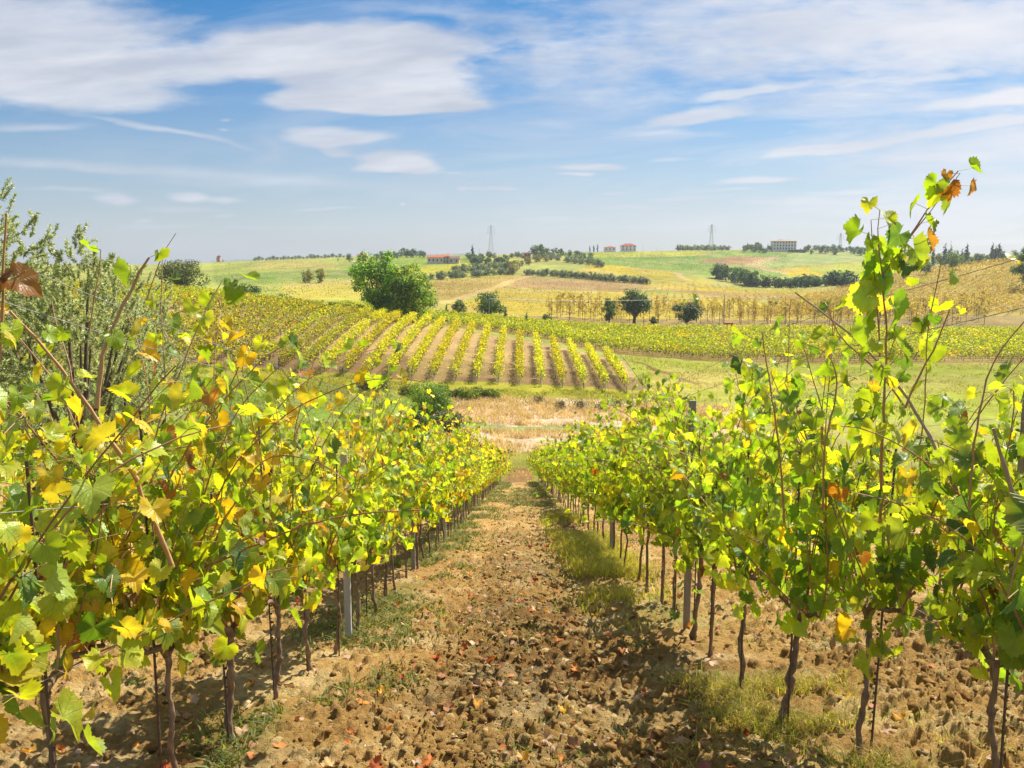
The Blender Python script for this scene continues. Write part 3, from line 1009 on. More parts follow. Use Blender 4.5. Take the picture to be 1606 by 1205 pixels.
L_DEEP = np.array([(0.11, 0.22, 0.02), (0.15, 0.27, 0.025), (0.10, 0.19, 0.045)])
L_GREEN = np.array([(0.26, 0.40, 0.02), (0.31, 0.44, 0.025), (0.22, 0.36, 0.03)])
L_LIME = np.array([(0.42, 0.55, 0.03), (0.49, 0.58, 0.035), (0.36, 0.50, 0.06)])

L_YEL = np.array([(0.75, 0.60, 0.03), (0.78, 0.54, 0.02), (0.64, 0.58, 0.05)])
L_ORG = np.array([(0.52, 0.22, 0.02), (0.45, 0.16, 0.02), (0.40, 0.20, 0.05)])
L_BRN = np.array([(0.20, 0.085, 0.03), (0.26, 0.13, 0.05), (0.14, 0.06, 0.03)])
CATS = [L_DEEP, L_GREEN, L_LIME, L_YEL, L_ORG, L_BRN]


def leaf_colors(n, probs, r=rng):
    p = np.array(probs, float); p /= p.sum()
    c = r.choice(6, size=n, p=p)
    C = np.zeros((n, 3)); E = np.zeros((n, 3)); A = np.zeros(n)
    for k in range(6):
        m = c == k
        q = CATS[k][r.integers(3, size=n)]
        C[m] = q[m]
    C *= r.uniform(0.82, 1.18, (n, 1))
    E[:] = L_YEL[0]
    E[c >= 3] = L_ORG[0] * 0.8
    E[c == 3] = (0.42, 0.17, 0.03)
    A = np.where(c <= 1, r.random(n) ** 4 * 0.6, r.random(n) ** 2 * 0.8)
    A[c >= 4] = 0.5
    return C, E, A, c


SLOPE = -0.229


def grow_cane(r, p0, d0, length, wob=0.18, droop=0.03, step=0.07):
    n = max(3, int(length / step))
    d = np.array(d0, float); d /= np.linalg.norm(d)
    pts = [np.array(p0, float)]
    bend = r.normal(0, 0.04, 3)
    for i in range(n):
        d = d + r.normal(0, wob * 0.35, 3) + bend * 0.5
        d[2] -= droop * (i / n) * 2
        d /= np.linalg.norm(d)
        pts.append(pts[-1] + d * step)
    return np.array(pts)


def rel0(i, q):
    return max(0.0, (i / len(q) - 0.45)) * 1.4


def vine_parts(seed, lod, probs, height=1.0, canes=8, low=0.68, dens=1.0, spread=0.42, stub=0.1):
    """trunk, canes and foliage of one vine; row runs along y, ground falls SLOPE per metre"""
    r = np.random.default_rng(seed)
    tr, cn, lf = MB(), MB(), MB()
    # trunk
    hh = r.uniform(0.62, 0.78)
    k = 9
    zz = np.linspace(-0.06, hh, k)
    wx = np.cumsum(r.normal(0, 0.011, k)); wy = np.cumsum(r.normal(0, 0.013, k)) + (zz - zz[0]) * r.normal(0, 0.08)
    wx -= wx[0]; wy -= wy[0]
    rad = np.interp(np.linspace(0, 1, k), [0, 0.15, 0.9, 1], [0.025, 0.0155, 0.013, 0.022]) * r.uniform(0.8, 1.2) * r.uniform(0.88, 1.14, k)
    if lod == 'hi':
        zi = np.linspace(0, 1, 26); q = np.linspace(0, 1, k)
        pts = np.stack([np.interp(zi, q, wx), np.interp(zi, q, wy), np.interp(zi, q, zz)], -1)
        pts[:, :2] += r.normal(0, 0.0025, (26, 2))
        rr = np.interp(zi, q, rad) * r.uniform(0.80, 1.22, 26) * (1 + 0.5 * (r.random(26) > 0.93))
        tube(tr, pts, rr, np.array((0.26, 0.18, 0.12)) * r.uniform(0.7, 1.25, (26, 1)), 10)
    else:
        pts = np.stack([wx, wy, zz], -1)
        tube(tr, pts, rad, (0.19, 0.13, 0.085), 5)
    head = np.array([wx[-1], wy[-1], hh])
    # cordon arms
    starts = []
    for s in (-1, 1):
        L = spread * r.uniform(0.75, 1.05)
        m = 7
        yy = np.linspace(0, L, m) * s
        arm = np.stack([head[0] + r.normal(0, 0.012, m), head[1] + yy, head[2] + 0.05 * np.sqrt(np.abs(yy) / L) * 1.2 + SLOPE * yy + r.normal(0, 0.008, m)], -1)
        arm[0] = head - (0, 0, 0.02)
        tube(tr, arm, np.linspace(0.018, 0.009, m), (0.22, 0.15, 0.09), 6 if lod == 'hi' else 4)
        starts += [arm[i] for i in range(1, m)]
    starts.append(head)
    P_, T_, N_, S_, Hq = [], [], [], [], []
    side = 1
    nc = canes
    idx = [int(i) for i in np.linspace(0, len(starts) - 1, nc)]
    for ci in range(nc):
        s0 = starts[idx[ci]]
        out = r.normal(0, 0.20)
        d0 = (out, r.normal(0, 0.22), 1.0)
        L = r.uniform(0.8, 1.75) * height
        if r.random() < 0.05: d0 = (np.sign(out) * 0.9, r.normal(0, 0.3), 0.6); L *= 0.8
        if r.random() < stub: L *= 0.45
        pts = grow_cane(r, s0, d0, L, droop=0.02 + 0.05 * r.random())
        rad = np.linspace(0.0048, 0.0018, len(pts)) * r.uniform(0.85, 1.2)
        cc = np.array([(0.42, 0.19, 0.075), (0.33, 0.16, 0.07), (0.45, 0.27, 0.13)])[r.integers(3)] * r.uniform(0.8, 1.1)
        tube(cn, pts, rad if lod != 'far' else rad * 1.4, cc, 5 if lod == 'hi' else 3, cap=lod == 'hi')
        bare_to = r.integers(0, 3)
        lists = [(pts, 1.0, bare_to)]
        for _ in range(r.integers(1, 4)):
            i = r.integers(1, max(2, len(pts) - 3))
            q = grow_cane(r, pts[i], (r.normal(0, 0.8), r.normal(0, 0.7), r.uniform(-0.1, 0.9)), r.uniform(0.15, 0.38), 0.2, 0.08, 0.055)
            lists.append((q, 0.72, 0))
            if lod != 'far': tube(cn, q, np.linspace(0.0022, 0.001, len(q)), cc, 3, cap=False)
        for q, sc, b in lists:
            for i in range(max(1, b), len(q)):
                if r.random() > (0.80 - 0.35 * rel0(i, q)) * dens: continue
                rel = i / len(q)
                side = -side
                pd = np.array([side * r.uniform(0.5, 1.0), r.normal(0, 0.55), r.uniform(-0.1, 0.5)])
                pd /= np.linalg.norm(pd)
                pl = r.uniform(0.035, 0.085) * sc
                e = q[i] + pd * pl
                tp = pd * r.uniform(0.2, 0.9) + np.array([0, 0, -r.uniform(0.25, 1.2)]) + r.normal(0, 0.35, 3)
                nm = pd * r.uniform(0.1, 0.8) + np.array([r.normal(0.15, 0.35), r.normal(0, 0.4), 0.75])
                sz = (0.130 - 0.065 * rel * (1 if sc == 1 else 0.3)) * sc * r.uniform(0.72, 1.18)
                P_.append(e); T_.append(tp); N_.append(nm); S_.append(sz); Hq.append(e[2])
                if lod == 'hi':
                    tube(cn, [q[i], q[i] + pd * pl * 0.6 + (0, 0, 0.006), e], [0.0014, 0.0011, 0.001], (0.42, 0.28, 0.07), 3, cap=False)
    # filler leaves around the fruiting zone and a few suckers
    for _ in range(int(30 * dens)):
        e = np.array([r.normal(0, 0.13), r.uniform(-0.46, 0.46), 0])
        e[2] = r.uniform(low, 1.25) + SLOPE * e[1]
        P_.append(e); T_.append((r.normal(0, 0.5), r.normal(0, 0.5), -0.8)); N_.append((np.sign(e[0]) * 0.7 + r.normal(0, 0.3), r.normal(0, 0.3), 0.5)); S_.append(r.uniform(0.07, 0.13)); Hq.append(e[2])
    P_ = np.array(P_); T_ = np.array(T_); N_ = np.array(N_); S_ = np.array(S_)
    C, E, A, c = leaf_colors(len(P_), probs, r)
    S_ = np.where(c == 5, S_ * 0.6, S_)
    S_ = S_ * {'hi': 1.0, 'mid': 1.12, 'far': 1.25}[lod]
    add_leaves(lf, lod, P_, T_, N_, S_, C, E, A)
    return tr, cn, lf


def make_vine(seed, lod, probs, **kw):
    root = empty('grapevine')
    tr, cn, lf = vine_parts(seed, lod, probs, **kw)
    tr.obj('trunk', M_BARK, root)
    cn.obj('canes', M_CANE, root)
    lf.obj('foliage', M_LEAF if lod == 'hi' else M_LEAF_FAR, root, smooth=(lod == 'hi'))
    return root


def place(o, x, y, rz=0.0, sc=1.0, label=None, cat='grapevine', group=None):
    o.location = (x, y, near_base(np.array(x), np.array(y)) + 0.0)
    o.rotation_euler = (0, 0, rz)
    o.scale = (sc, sc, sc)
    tag(o, label, cat, group)


ORD = ['nearest', 'second', 'third', 'fourth', 'fifth', 'sixth', 'seventh', 'eighth', 'ninth', 'tenth', 'eleventh', 'twelfth', 'thirteenth', 'fourteenth', 'fifteenth', 'sixteenth', 'seventeenth', 'eighteenth', 'nineteenth', 'twentieth']


def ordn(i):
    return ORD[i] if i < len(ORD) else None


PR_L = (0.12, 0.29, 0.36, 0.21, 0.012, 0.013)
PR_R = (0.17, 0.42, 0.35, 0.035, 0.010, 0.015)
PR_LF = (0.07, 0.25, 0.38, 0.26, 0.03, 0.01)
PR_RF = (0.16, 0.40, 0.33, 0.06, 0.03, 0.02)


def row(name_txt, xs, ys, probs_near, probs_far, seed, near_to, mid_to, group, **kw):
    pool_mid = None; pool_far = None; made = []
    for i, (x, y) in enumerate(zip(xs, ys)):
        if i < len(ORD):
            lab = f'{ORD[i]} grapevine from the camera in {name_txt}'
        elif y < 35:
            lab = f'leafy grapevine halfway down {name_txt}'
        else:
            lab = f'small distant grapevine far down {name_txt}'
        if y < near_to:
            kn = dict(kw)
            if x < 0 and i < 5:
                kn.update(height=1.16, canes=17, stub=0.12)
            o = make_vine(seed + i, 'hi', probs_near, **kn)
            place(o, x, y, 0, 1.0, lab, 'grapevine', group)
            made.append(o)
            continue
        if y < mid_to:
            if pool_mid is None:
                kw2 = dict(kw, canes=kw.get('canes', 8) + 2, stub=0.05)
                pool_mid = [make_vine(seed + 200 + k, 'mid', probs_near, **kw2) for k in range(7)]
                fresh = list(pool_mid)
            pool, fr = pool_mid, fresh
        else:
            if pool_far is None:
                kw2 = dict(kw, canes=kw.get('canes', 8) + 2, stub=0.05)
                pool_far = [make_vine(seed + 400 + k, 'far', probs_far, **kw2) for k in range(6)]
                fresh2 = list(pool_far)
            pool, fr = pool_far, fresh2
        o = fr.pop() if fr else copy_tree(pool[random.randrange(len(pool))])
        place(o, x, y, 0, random.uniform(0.9, 1.1), lab, 'grapevine', group)
    for pool, fr in ((pool_mid, locals().get('fresh')), (pool_far, locals().get('fresh2'))):
        if pool and fr:
            for o in fr:
                for ch in list(o.children): bpy.data.objects.remove(ch)
                bpy.data.objects.remove(o)
    return made


def jit(n, s): return [random.gauss(0, s) for _ in range(n)]


LY = [2.05, 2.85, 3.6, 4.30, 5.13, 5.8, 6.4]
while LY[-1] < 64: LY.append(LY[-1] + random.uniform(0.80, 0.92))
LXs = [-1.62, -1.58, -1.53, -1.49, -1.48, -1.46, -1.44] + [float(np.interp(y, [7, 16, 64], [-1.43, -1.38, -1.40])) for y in LY[7:]]
RY = [2.7, 3.45, 4.12, 4.62, 5.3, 6.36, 7.0]
while RY[-1] < 64: RY.append(RY[-1] + random.uniform(0.80, 0.92))
RXs = [2.12, 1.98, 1.70, 1.46, 1.48, 1.45, 1.44] + [float(np.interp(y, [7, 16, 64], [1.44, 1.46, 1.50])) for y in RY[7:]]
VL = row('the row left of the dirt lane', [x + j for x, j in zip(LXs, jit(len(LXs), 0.025))], LY, PR_L, PR_LF, 1000, 9.0, 26.0, 'grapevines in the row left of the lane', canes=14, height=1.05, stub=0.25, low=0.55)
VR = row('the row right of the dirt lane', [x + j for x, j in zip(RXs, jit(len(RXs), 0.025))], RY, PR_R, PR_RF, 2000, 9.0, 26.0, 'grapevines in the row right of the lane', canes=13, height=1.08, low=0.6)
Y2 = [4.6 + 0.86 * i for i in range(70)]
row('the second row right of the lane', [4.35 + j for j in jit(70, 0.03)], [y + j for y, j in zip(Y2, jit(70, 0.05))], PR_R, PR_RF, 3000, 0, 20.0, 'grapevines in the second row to the right', canes=10, height=1.02, low=0.6)
Y3 = [7.5 + 0.86 * i for i in range(50)]
row('the second row left of the lane', [-4.35 + j for j in jit(50, 0.03)], [y + j for y, j in zip(Y3, jit(50, 0.05))], PR_L, PR_LF, 4000, 0, 16.0, 'grapevines in the second row to the left', canes=8, height=0.75, low=0.6)


# ------------------------------------------------------------------ hand-placed long canes of the nearest vines
def stray(vine, pts, rad, probs, leaf=0.1, every=1, tipleaf=True, name='long_cane', seed=0, bare=0.0, col=(0.44, 0.22, 0.09)):
    r = np.random.default_rng(seed + 9000)
    W_ = np.array([at(*p) for p in pts])
    L = np.concatenate([[0], np.cumsum(np.linalg.norm(np.diff(W_, axis=0), axis=1))])
    n = max(4, int(L[-1] / 0.05))
    t = np.linspace(0, L[-1], n)
    q = np.stack([np.interp(t, L, W_[:, k]) for k in range(3)], -1)
    for _ in range(3):
        q[1:-1] = (q[:-2] + 2 * q[1:-1] + q[2:]) / 4
    q[1:-1] += r.normal(0, 0.002, q[1:-1].shape)
    q = q - np.array(vine.location)
    cn = MB()
    rr = np.linspace(rad, rad * 0.45, n)
    tube(cn, q, rr * (1 + 0.25 * (np.arange(n) % 2 == 0)), col, 6)
    P_, T_, N_, S_ = [], [], [], []
    side = 1
    for i in range(n):
        if i / n < bare or (i % every and i != n - 1): continue
        if r.random() < 0.12: continue
        side = -side
        pd = norm(np.array([side * r.uniform(0.5, 1), r.normal(0, 0.5), r.uniform(-0.1, 0.5)]))
        e = q[i] + pd * r.uniform(0.03, 0.07)
        tube(cn, [q[i], e], [0.0013, 0.001], (0.42, 0.3, 0.08), 3, cap=False)
        P_.append(e); T_.append(pd * 0.5 + np.array([0, 0, -0.8]) + r.normal(0, 0.3, 3))
        N_.append(pd * 0.4 + np.array([0.3, -0.5, 0.5]) + r.normal(0, 0.3, 3)); S_.append(leaf * r.uniform(0.7, 1.15) * (1 - 0.35 * i / n))
    o = cn.obj(name, M_CANE, vine)
    if P_:
        lf = MB()
        C, E, A, c = leaf_colors(len(P_), probs, r)
        add_leaves(lf, 'hi', P_, T_, N_, np.array(S_), C, E, A)
        lf.obj('leaves', M_LEAF, o)
    return o


stray(VR[1], [(1380, 820, 3.5), (1384, 700, 3.45), (1386, 620, 3.4), (1392, 540, 3.4), (1388, 470, 3.4), (1380, 430, 3.4)], 0.006, PR_R, 0.11, seed=1)
stray(VR[1], [(1384, 432, 3.4), (1408, 400, 3.4), (1445, 340, 3.35), (1478, 300, 3.3), (1503, 268, 3.3)], 0.0035, PR_R, 0.125, seed=2)
stray(VR[1], [(1384, 440, 3.42), (1412, 396, 3.42), (1448, 342, 3.38), (1476, 308, 3.34)], 0.003, PR_R, 0.12, seed=22)
stray(VR[1], [(1492, 300, 3.3), (1500, 280, 3.3), (1506, 272, 3.3)], 0.002, (0.2, 0.1, 0, 0, 0.7, 0), 0.08, seed=23)
stray(VR[1], [(1380, 560, 3.45), (1376, 480, 3.4), (1372, 420, 3.4), (1366, 345, 3.4)], 0.003, PR_R, 0.125, seed=24)
stray(VR[0], [(1625, 800, 2.1), (1600, 850, 2.1), (1585, 900, 2.1), (1580, 940, 2.1)], 0.003, (0.9, 0.1, 0, 0, 0, 0), 0.12, seed=25, every=3)
stray(VL[1], [(-10, 470, 2.5), (12, 440, 2.5), (40, 425, 2.5)], 0.003, (0, 0, 0, 0.1, 0.2, 0.7), 0.10, seed=26)
stray(VR[1], [(1385, 440, 3.4), (1374, 405, 3.4), (1376, 365, 3.4), (1380, 330, 3.4)], 0.003, PR_R, 0.09, seed=3)
stray(VR[1], [(1500, 770, 3.3), (1440, 650, 3.4), (1400, 590, 3.45), (1330, 520, 3.5), (1247, 459, 3.55)], 0.007, PR_R, 0.10, seed=4, every=6, col=(0.42, 0.30, 0.18))
stray(VR[1], [(1420, 640, 3.5), (1370, 570, 3.5), (1310, 530, 3.5), (1298, 480, 3.5)], 0.004, PR_R, 0.07, seed=5, every=3)
stray(VR[1], [(1420, 640, 3.4), (1455, 560, 3.4), (1482, 520, 3.35), (1490, 485, 3.3)], 0.004, PR_R, 0.07, seed=6, every=3)
stray(VR[0], [(1520, 800, 3.0), (1530, 680, 3.0), (1550, 570, 3.0), (1606, 505, 2.95)], 0.004, PR_R, 0.08, seed=7, every=3)
stray(VR[0], [(1620, 850, 2.6), (1590, 780, 2.6), (1572, 720, 2.6), (1558, 672, 2.6)], 0.009, PR_R, 0.09, seed=8, every=9, col=(0.36, 0.26, 0.13))
stray(VR[2], [(1230, 820, 4.1), (1222, 700, 4.1), (1205, 590, 4.1), (1195, 520, 4.1)], 0.005, PR_R, 0.08, seed=9, every=2)
stray(VR[2], [(1290, 800, 3.9), (1292, 700, 3.9), (1318, 600, 3.9), (1300, 545, 3.9), (1266, 540, 3.9)], 0.005, PR_R, 0.10, seed=10, every=3)
stray(VL[2], [(152, 640, 2.9), (158, 560, 2.9), (178, 505, 2.9), (208, 450, 2.9), (234, 404, 2.9)], 0.0075, PR_L, 0.11, seed=11, every=4, col=(0.46, 0.27, 0.13))
stray(VL[2], [(270, 890, 2.9), (215, 755, 2.85), (140, 640, 2.8), (75, 550, 2.75), (15, 488, 2.7)], 0.008, PR_L, 0.11, seed=12, every=4, col=(0.45, 0.24, 0.10))
stray(VL[3], [(250, 780, 3.3), (300, 690, 3.4), (345, 635, 3.4), (410, 560, 3.4), (445, 542, 3.4)], 0.004, PR_L, 0.10, seed=13, every=2)
stray(VL[3], [(300, 900, 3.6), (385, 862, 3.4), (480, 822, 3.2), (560, 806, 3.1), (625, 802, 3.0), (660, 800, 2.95)], 0.0045, (0.6, 0.3, 0.1, 0, 0, 0), 0.11, seed=14, every=4, bare=0.72, col=(0.40, 0.17, 0.07))
stray(VL[2], [(230, 470, 3.0), (243, 440, 3.0), (247, 400, 3.0), (258, 372, 3.0), (276, 366, 3.0)], 0.002, PR_L, 0.07, seed=15, every=7, bare=0.4)
stray(VL[2], [(140, 520, 2.9), (150, 460, 2.9), (160, 420, 2.9), (158, 392, 2.9)], 0.0025, PR_L, 0.10, seed=16, every=5, bare=0.6)
stray(VL[1], [(-10, 620, 2.5), (2, 520, 2.5), (8, 430, 2.5), (4, 360, 2.5), (10, 335, 2.5)], 0.005, PR_L, 0.11, seed=17, every=3)
stray(VL[4], [(420, 760, 4.2), (400, 680, 4.2), (385, 610, 4.2), (378, 560, 4.2)], 0.004, PR_L, 0.10, seed=18, every=2)


# ------------------------------------------------------------------ trellis posts, stakes, wires
def post(name, x, y, h, w, label, group, col):
    r = empty(name, (x, y, float(surf(x, y))))
    mb = MB()
    box(mb, (0, 0, h / 2 - 0.1), (w, w * 0.8, h + 0.2), col)
    b = mb.obj('post_shaft', M_WOOD, r, smooth=False)
    bv = b.modifiers.new('bevel', 'BEVEL'); bv.width = w * 0.12; bv.segments = 2
    mb = MB()
    for z in (0.78, 1.35, 1.75, min(h - 0.05, 2.1)):
        tube(mb, [(-w * 0.62, 0, z), (w * 0.62, 0, z + 0.01)], 0.003, (0.4, 0.4, 0.4), 5)
    mb.obj('wire_staples', M_METAL, r)
    return tag(r, label, 'trellis post', group)


WHITE_P = (0.42, 0.41, 0.38); GREY_P = (0.27, 0.24, 0.20)
for nm, x0, ys, g in (('left of', -1.43, [7.06, 11.5, 16.4, 22, 28, 34, 40, 46, 52, 58, 64.5], 'posts of the left row'),
                      ('right of', 1.44, [7.3, 13.4, 19.4, 25.5, 31.5, 37.5, 43.5, 49.5, 55.5, 64.5], 'posts of the right row')):
    for i, y in enumerate(ys):
        lab = (['nearest', 'second', 'third', 'fourth', 'fifth'][i] + f' trellis post in the vine row {nm} the lane') if i < 5 else f'distant trellis post far down the vine row {nm} the lane'
        post('trellis_post', x0, y, 1.62 if x0 < 0 else 2.0, 0.055, lab, g, WHITE_P if (i % 2 == 0 and x0 < 0) else GREY_P)
for i, y in enumerate([7.5, 13.6, 19.8, 26, 32]):
    post('trellis_post', 4.35, y, 2.3, 0.1, ['nearest', 'second', 'third', 'fourth', 'fifth'][i] + ' grey trellis post in the second vine row on the right', 'posts of the second right row', GREY_P)
for i, y in enumerate([9.0, 14.5, 20, 26]):
    post('trellis_post', -4.35, y, 1.9, 0.07, ['nearest', 'second', 'third', 'fourth'][i] + ' pale trellis post in the second vine row on the left', 'posts of the second left row', WHITE_P)

k = 0
for sname, objs in (('left', VL), ('right', VR)):
    for i, o in enumerate(objs):
        mb = MB()
        x, y = o.location.x + random.uniform(-0.05, 0.05), o.location.y - random.uniform(0.04, 0.07)
        hgt = random.uniform(1.35, 1.75)
        z0 = float(surf(x, y))
        zz = np.linspace(-0.1, hgt, 14)
        tube(mb, np.stack([zz * random.uniform(-0.02, 0.02), zz * random.uniform(-0.03, 0.01), zz], -1), 0.0055, (0.10, 0.06, 0.045), 6)
        for z in np.arange(0.0, hgt, 0.05):   # ribs of the steel bar
            tube(mb, [(0, 0, z), (0, 0, z + 0.008)], 0.0066, (0.09, 0.05, 0.04), 6, cap=False)
        s = mb.obj('vine_stake', M_METAL, loc=(x, y, z0))
        tag(s, f'thin rusty steel stake beside the {ORD[i]} vine of the {sname} row', 'stake', f'steel stakes along the {sname} row')


def wire(name, xs, h, label, seed, y0=0.6, y1=64.5):
    r = np.random.default_rng(seed)
    ys = np.concatenate([np.arange(y0, 12, 0.25), np.arange(12, y1, 1.5)])
    x = np.interp(ys, xs[0], xs[1])
    z = near_base(x, ys) + h + 0.01 * np.sin(ys * 1.1 + seed)
    mb = MB()
    tube(mb, np.stack([x, ys, z], -1), 0.0016, (0.22, 0.22, 0.21), 5)
    tag(mb.obj(name, M_METAL), label, 'wire', 'trellis wires')


RX = ([0, 2.7, 3.5, 4.3, 4.8, 64.5], [2.0, 1.95, 1.80, 1.58, 1.46, 1.48])
LX = ([0, 3, 64.5], [-1.52, -1.50, -1.42])
for nm, xs, hs in (('left', LX, (0.80, 1.35, 1.98, 2.10)), ('right', RX, (0.80, 1.35, 2.08, 2.26))):
    for hname, h in zip(('lowest', 'middle', 'second highest', 'topmost'), hs):
        wire('trellis_wire', xs, h, f'thin grey {hname} trellis wire running down the {nm} vine row', int(h * 100) + len(nm))
for h, hn in ((1.3, 'lower'), (1.9, 'upper')):
    wire('trellis_wire', ([0, 64], [4.35, 4.35]), h, f'{hn} thin wire of the second vine row on the right', int(h * 10), 3.5)
# ------------------------------------------------------------------ fallen leaves and twigs
def fallen(k):
    mb = MB()
    r = np.random.default_rng(700 + k)
    tv, tt, uv, te = TPL['hi'][k % 10]
    v = tv.copy()
    v[:, 2] = v[:, 2] * 0.8 + r.uniform(0.1, 0.8) * (v[:, 0] ** 2) + 0.12 * np.sin(v[:, 0] * 9 + k) * np.cos(v[:, 1] * 8) - 0.25 * v[:, 1] * r.uniform(0, 1)
    v[:, 2] -= v[:, 2].min()
    c = np.array([(0.62, 0.24, 0.05), (0.50, 0.17, 0.045), (0.50, 0.32, 0.15), (0.38, 0.22, 0.11), (0.68, 0.38, 0.04), (0.48, 0.12, 0.035), (0.55, 0.38, 0.20), (0.36, 0.17, 0.10)][k])
    C = c * (1 - 0.35 * te[:, None])
    mb.add(v, tt, C, uv)
    return mb.mesh('fallen_leaf', M_DRY)


FM = [fallen(k) for k in range(8)]
FL = ['orange', 'rust red', 'pale brown', 'dull brown', 'golden orange', 'dark red', 'pinkish tan', 'dark brown']
n_f = 300
fy = np.exp(rng.uniform(math.log(3.3), math.log(17), n_f))
fx = np.where(rng.random(n_f) < 0.62, rng.normal(0, 0.75, n_f), np.where(rng.random(n_f) < 0.6, rng.normal(1.6, 0.45, n_f), rng.normal(-1.9, 0.7, n_f)))
for i in range(n_f):
    k = i % 8 if i < 8 else int(rng.choice(8, p=[.16, .12, .16, .14, .1, .08, .16, .08]))
    x, y = float(fx[i]), float(fy[i])
    o = bpy.data.objects.new('fallen_leaf', FM[k])
    COL.objects.link(o)
    s = random.uniform(0.04, 0.085)
    o.scale = (s, s, s)
    o.rotation_euler = (random.gauss(0, 0.35), random.gauss(0, 0.35), random.uniform(0, 6.28))
    o.location = (x, y, float(surf(x, y)) + 0.001)
    zone = 'on the soil of the middle lane' if abs(x) < 1.1 else ('by the trunks of the right vine row' if x > 0 else 'by the trunks of the left vine row')
    tag(o, f'curled {FL[k]} vine leaf lying {zone}', 'fallen leaf', 'fallen vine leaves')
mb = MB()
n = 900
y = np.exp(rng.uniform(math.log(3.2), math.log(40), n)); x = rng.normal(0, 1.7, n)
C = np.array([(0.55, 0.22, 0.06), (0.5, 0.32, 0.2), (0.42, 0.2, 0.1), (0.6, 0.42, 0.28)])[rng.integers(4, size=n)]
add_leaves(mb, 'mid', np.stack([x, y, surf(x, y) + 0.008], -1), rng.normal(0, 1, (n, 3)) * (1, 1, 0.25), rng.normal(0, 0.35, (n, 3)) + (0, 0, 1), rng.uniform(0.02, 0.07, n) * (1 + y / 40), C, C * 0.6, np.full(n, 0.5))
tag(mb.obj('leaf_litter', M_DRY), 'scraps of dry brown and orange leaf litter over the soil', 'leaf litter', kind='stuff')
for i in range(26):
    x, y = random.gauss(0.2, 1.2), math.exp(random.uniform(math.log(3.3), math.log(9)))
    mb = MB()
    L = random.uniform(0.06, 0.2); a = random.uniform(0, 6.28)
    t = np.linspace(0, 1, 9)
    ax = x + L * t * math.cos(a) + 0.02 * np.sin(t * 5 + i); ay = y + L * t * math.sin(a) + 0.015 * np.cos(t * 4 + i)
    z = surf(ax, ay) + 0.006
    z = np.maximum(z, np.linspace(z[0], z[-1], 9))
    tube(mb, np.stack([ax - x, ay - y, z - z[0]], -1), np.linspace(0.003, 0.0015, 9), (0.55, 0.43, 0.32), 5)
    tag(mb.obj('twig', M_CANE, loc=(x, y, float(z[0]))), 'thin pale dry twig lying on the tilled soil', 'twig', 'dry twigs on the soil')


# ------------------------------------------------------------------ leaf quads for middle and far distance
def quads(mb, pos, size, col, up=0.6):
    n = len(pos)
    nrm = norm(rng.normal(0, 1, (n, 3)) + (0, 0, up))
    t = norm(np.cross(nrm, rng.normal(0, 1, (n, 3))))
    b = np.cross(nrm, t)
    s = np.asarray(size)[:, None] * 0.5
    a = rng.uniform(0.6, 1.0, (n, 1))
    V = np.stack([pos - t * s, pos - b * s * a, pos + t * s, pos + b * s * a], 1)
    mb.add(V.reshape(-1, 3), np.arange(n * 4).reshape(n, 4), np.repeat(col, 4, axis=0))


Y_LIME = [P(225, 225, 25, 1.3), P(210, 215, 30, 1.3), P(180, 198, 35, 1.3), P(240, 228, 25, 1.3)]
Y_GREEN = [P(160, 182, 42, 1.4), P(135, 162, 40, 1.4), P(188, 196, 45, 1.4)]
Y_DK = [P(100, 125, 45), P(80, 110, 40)]
Y_OR = [P(215, 160, 50), P(190, 120, 50)]

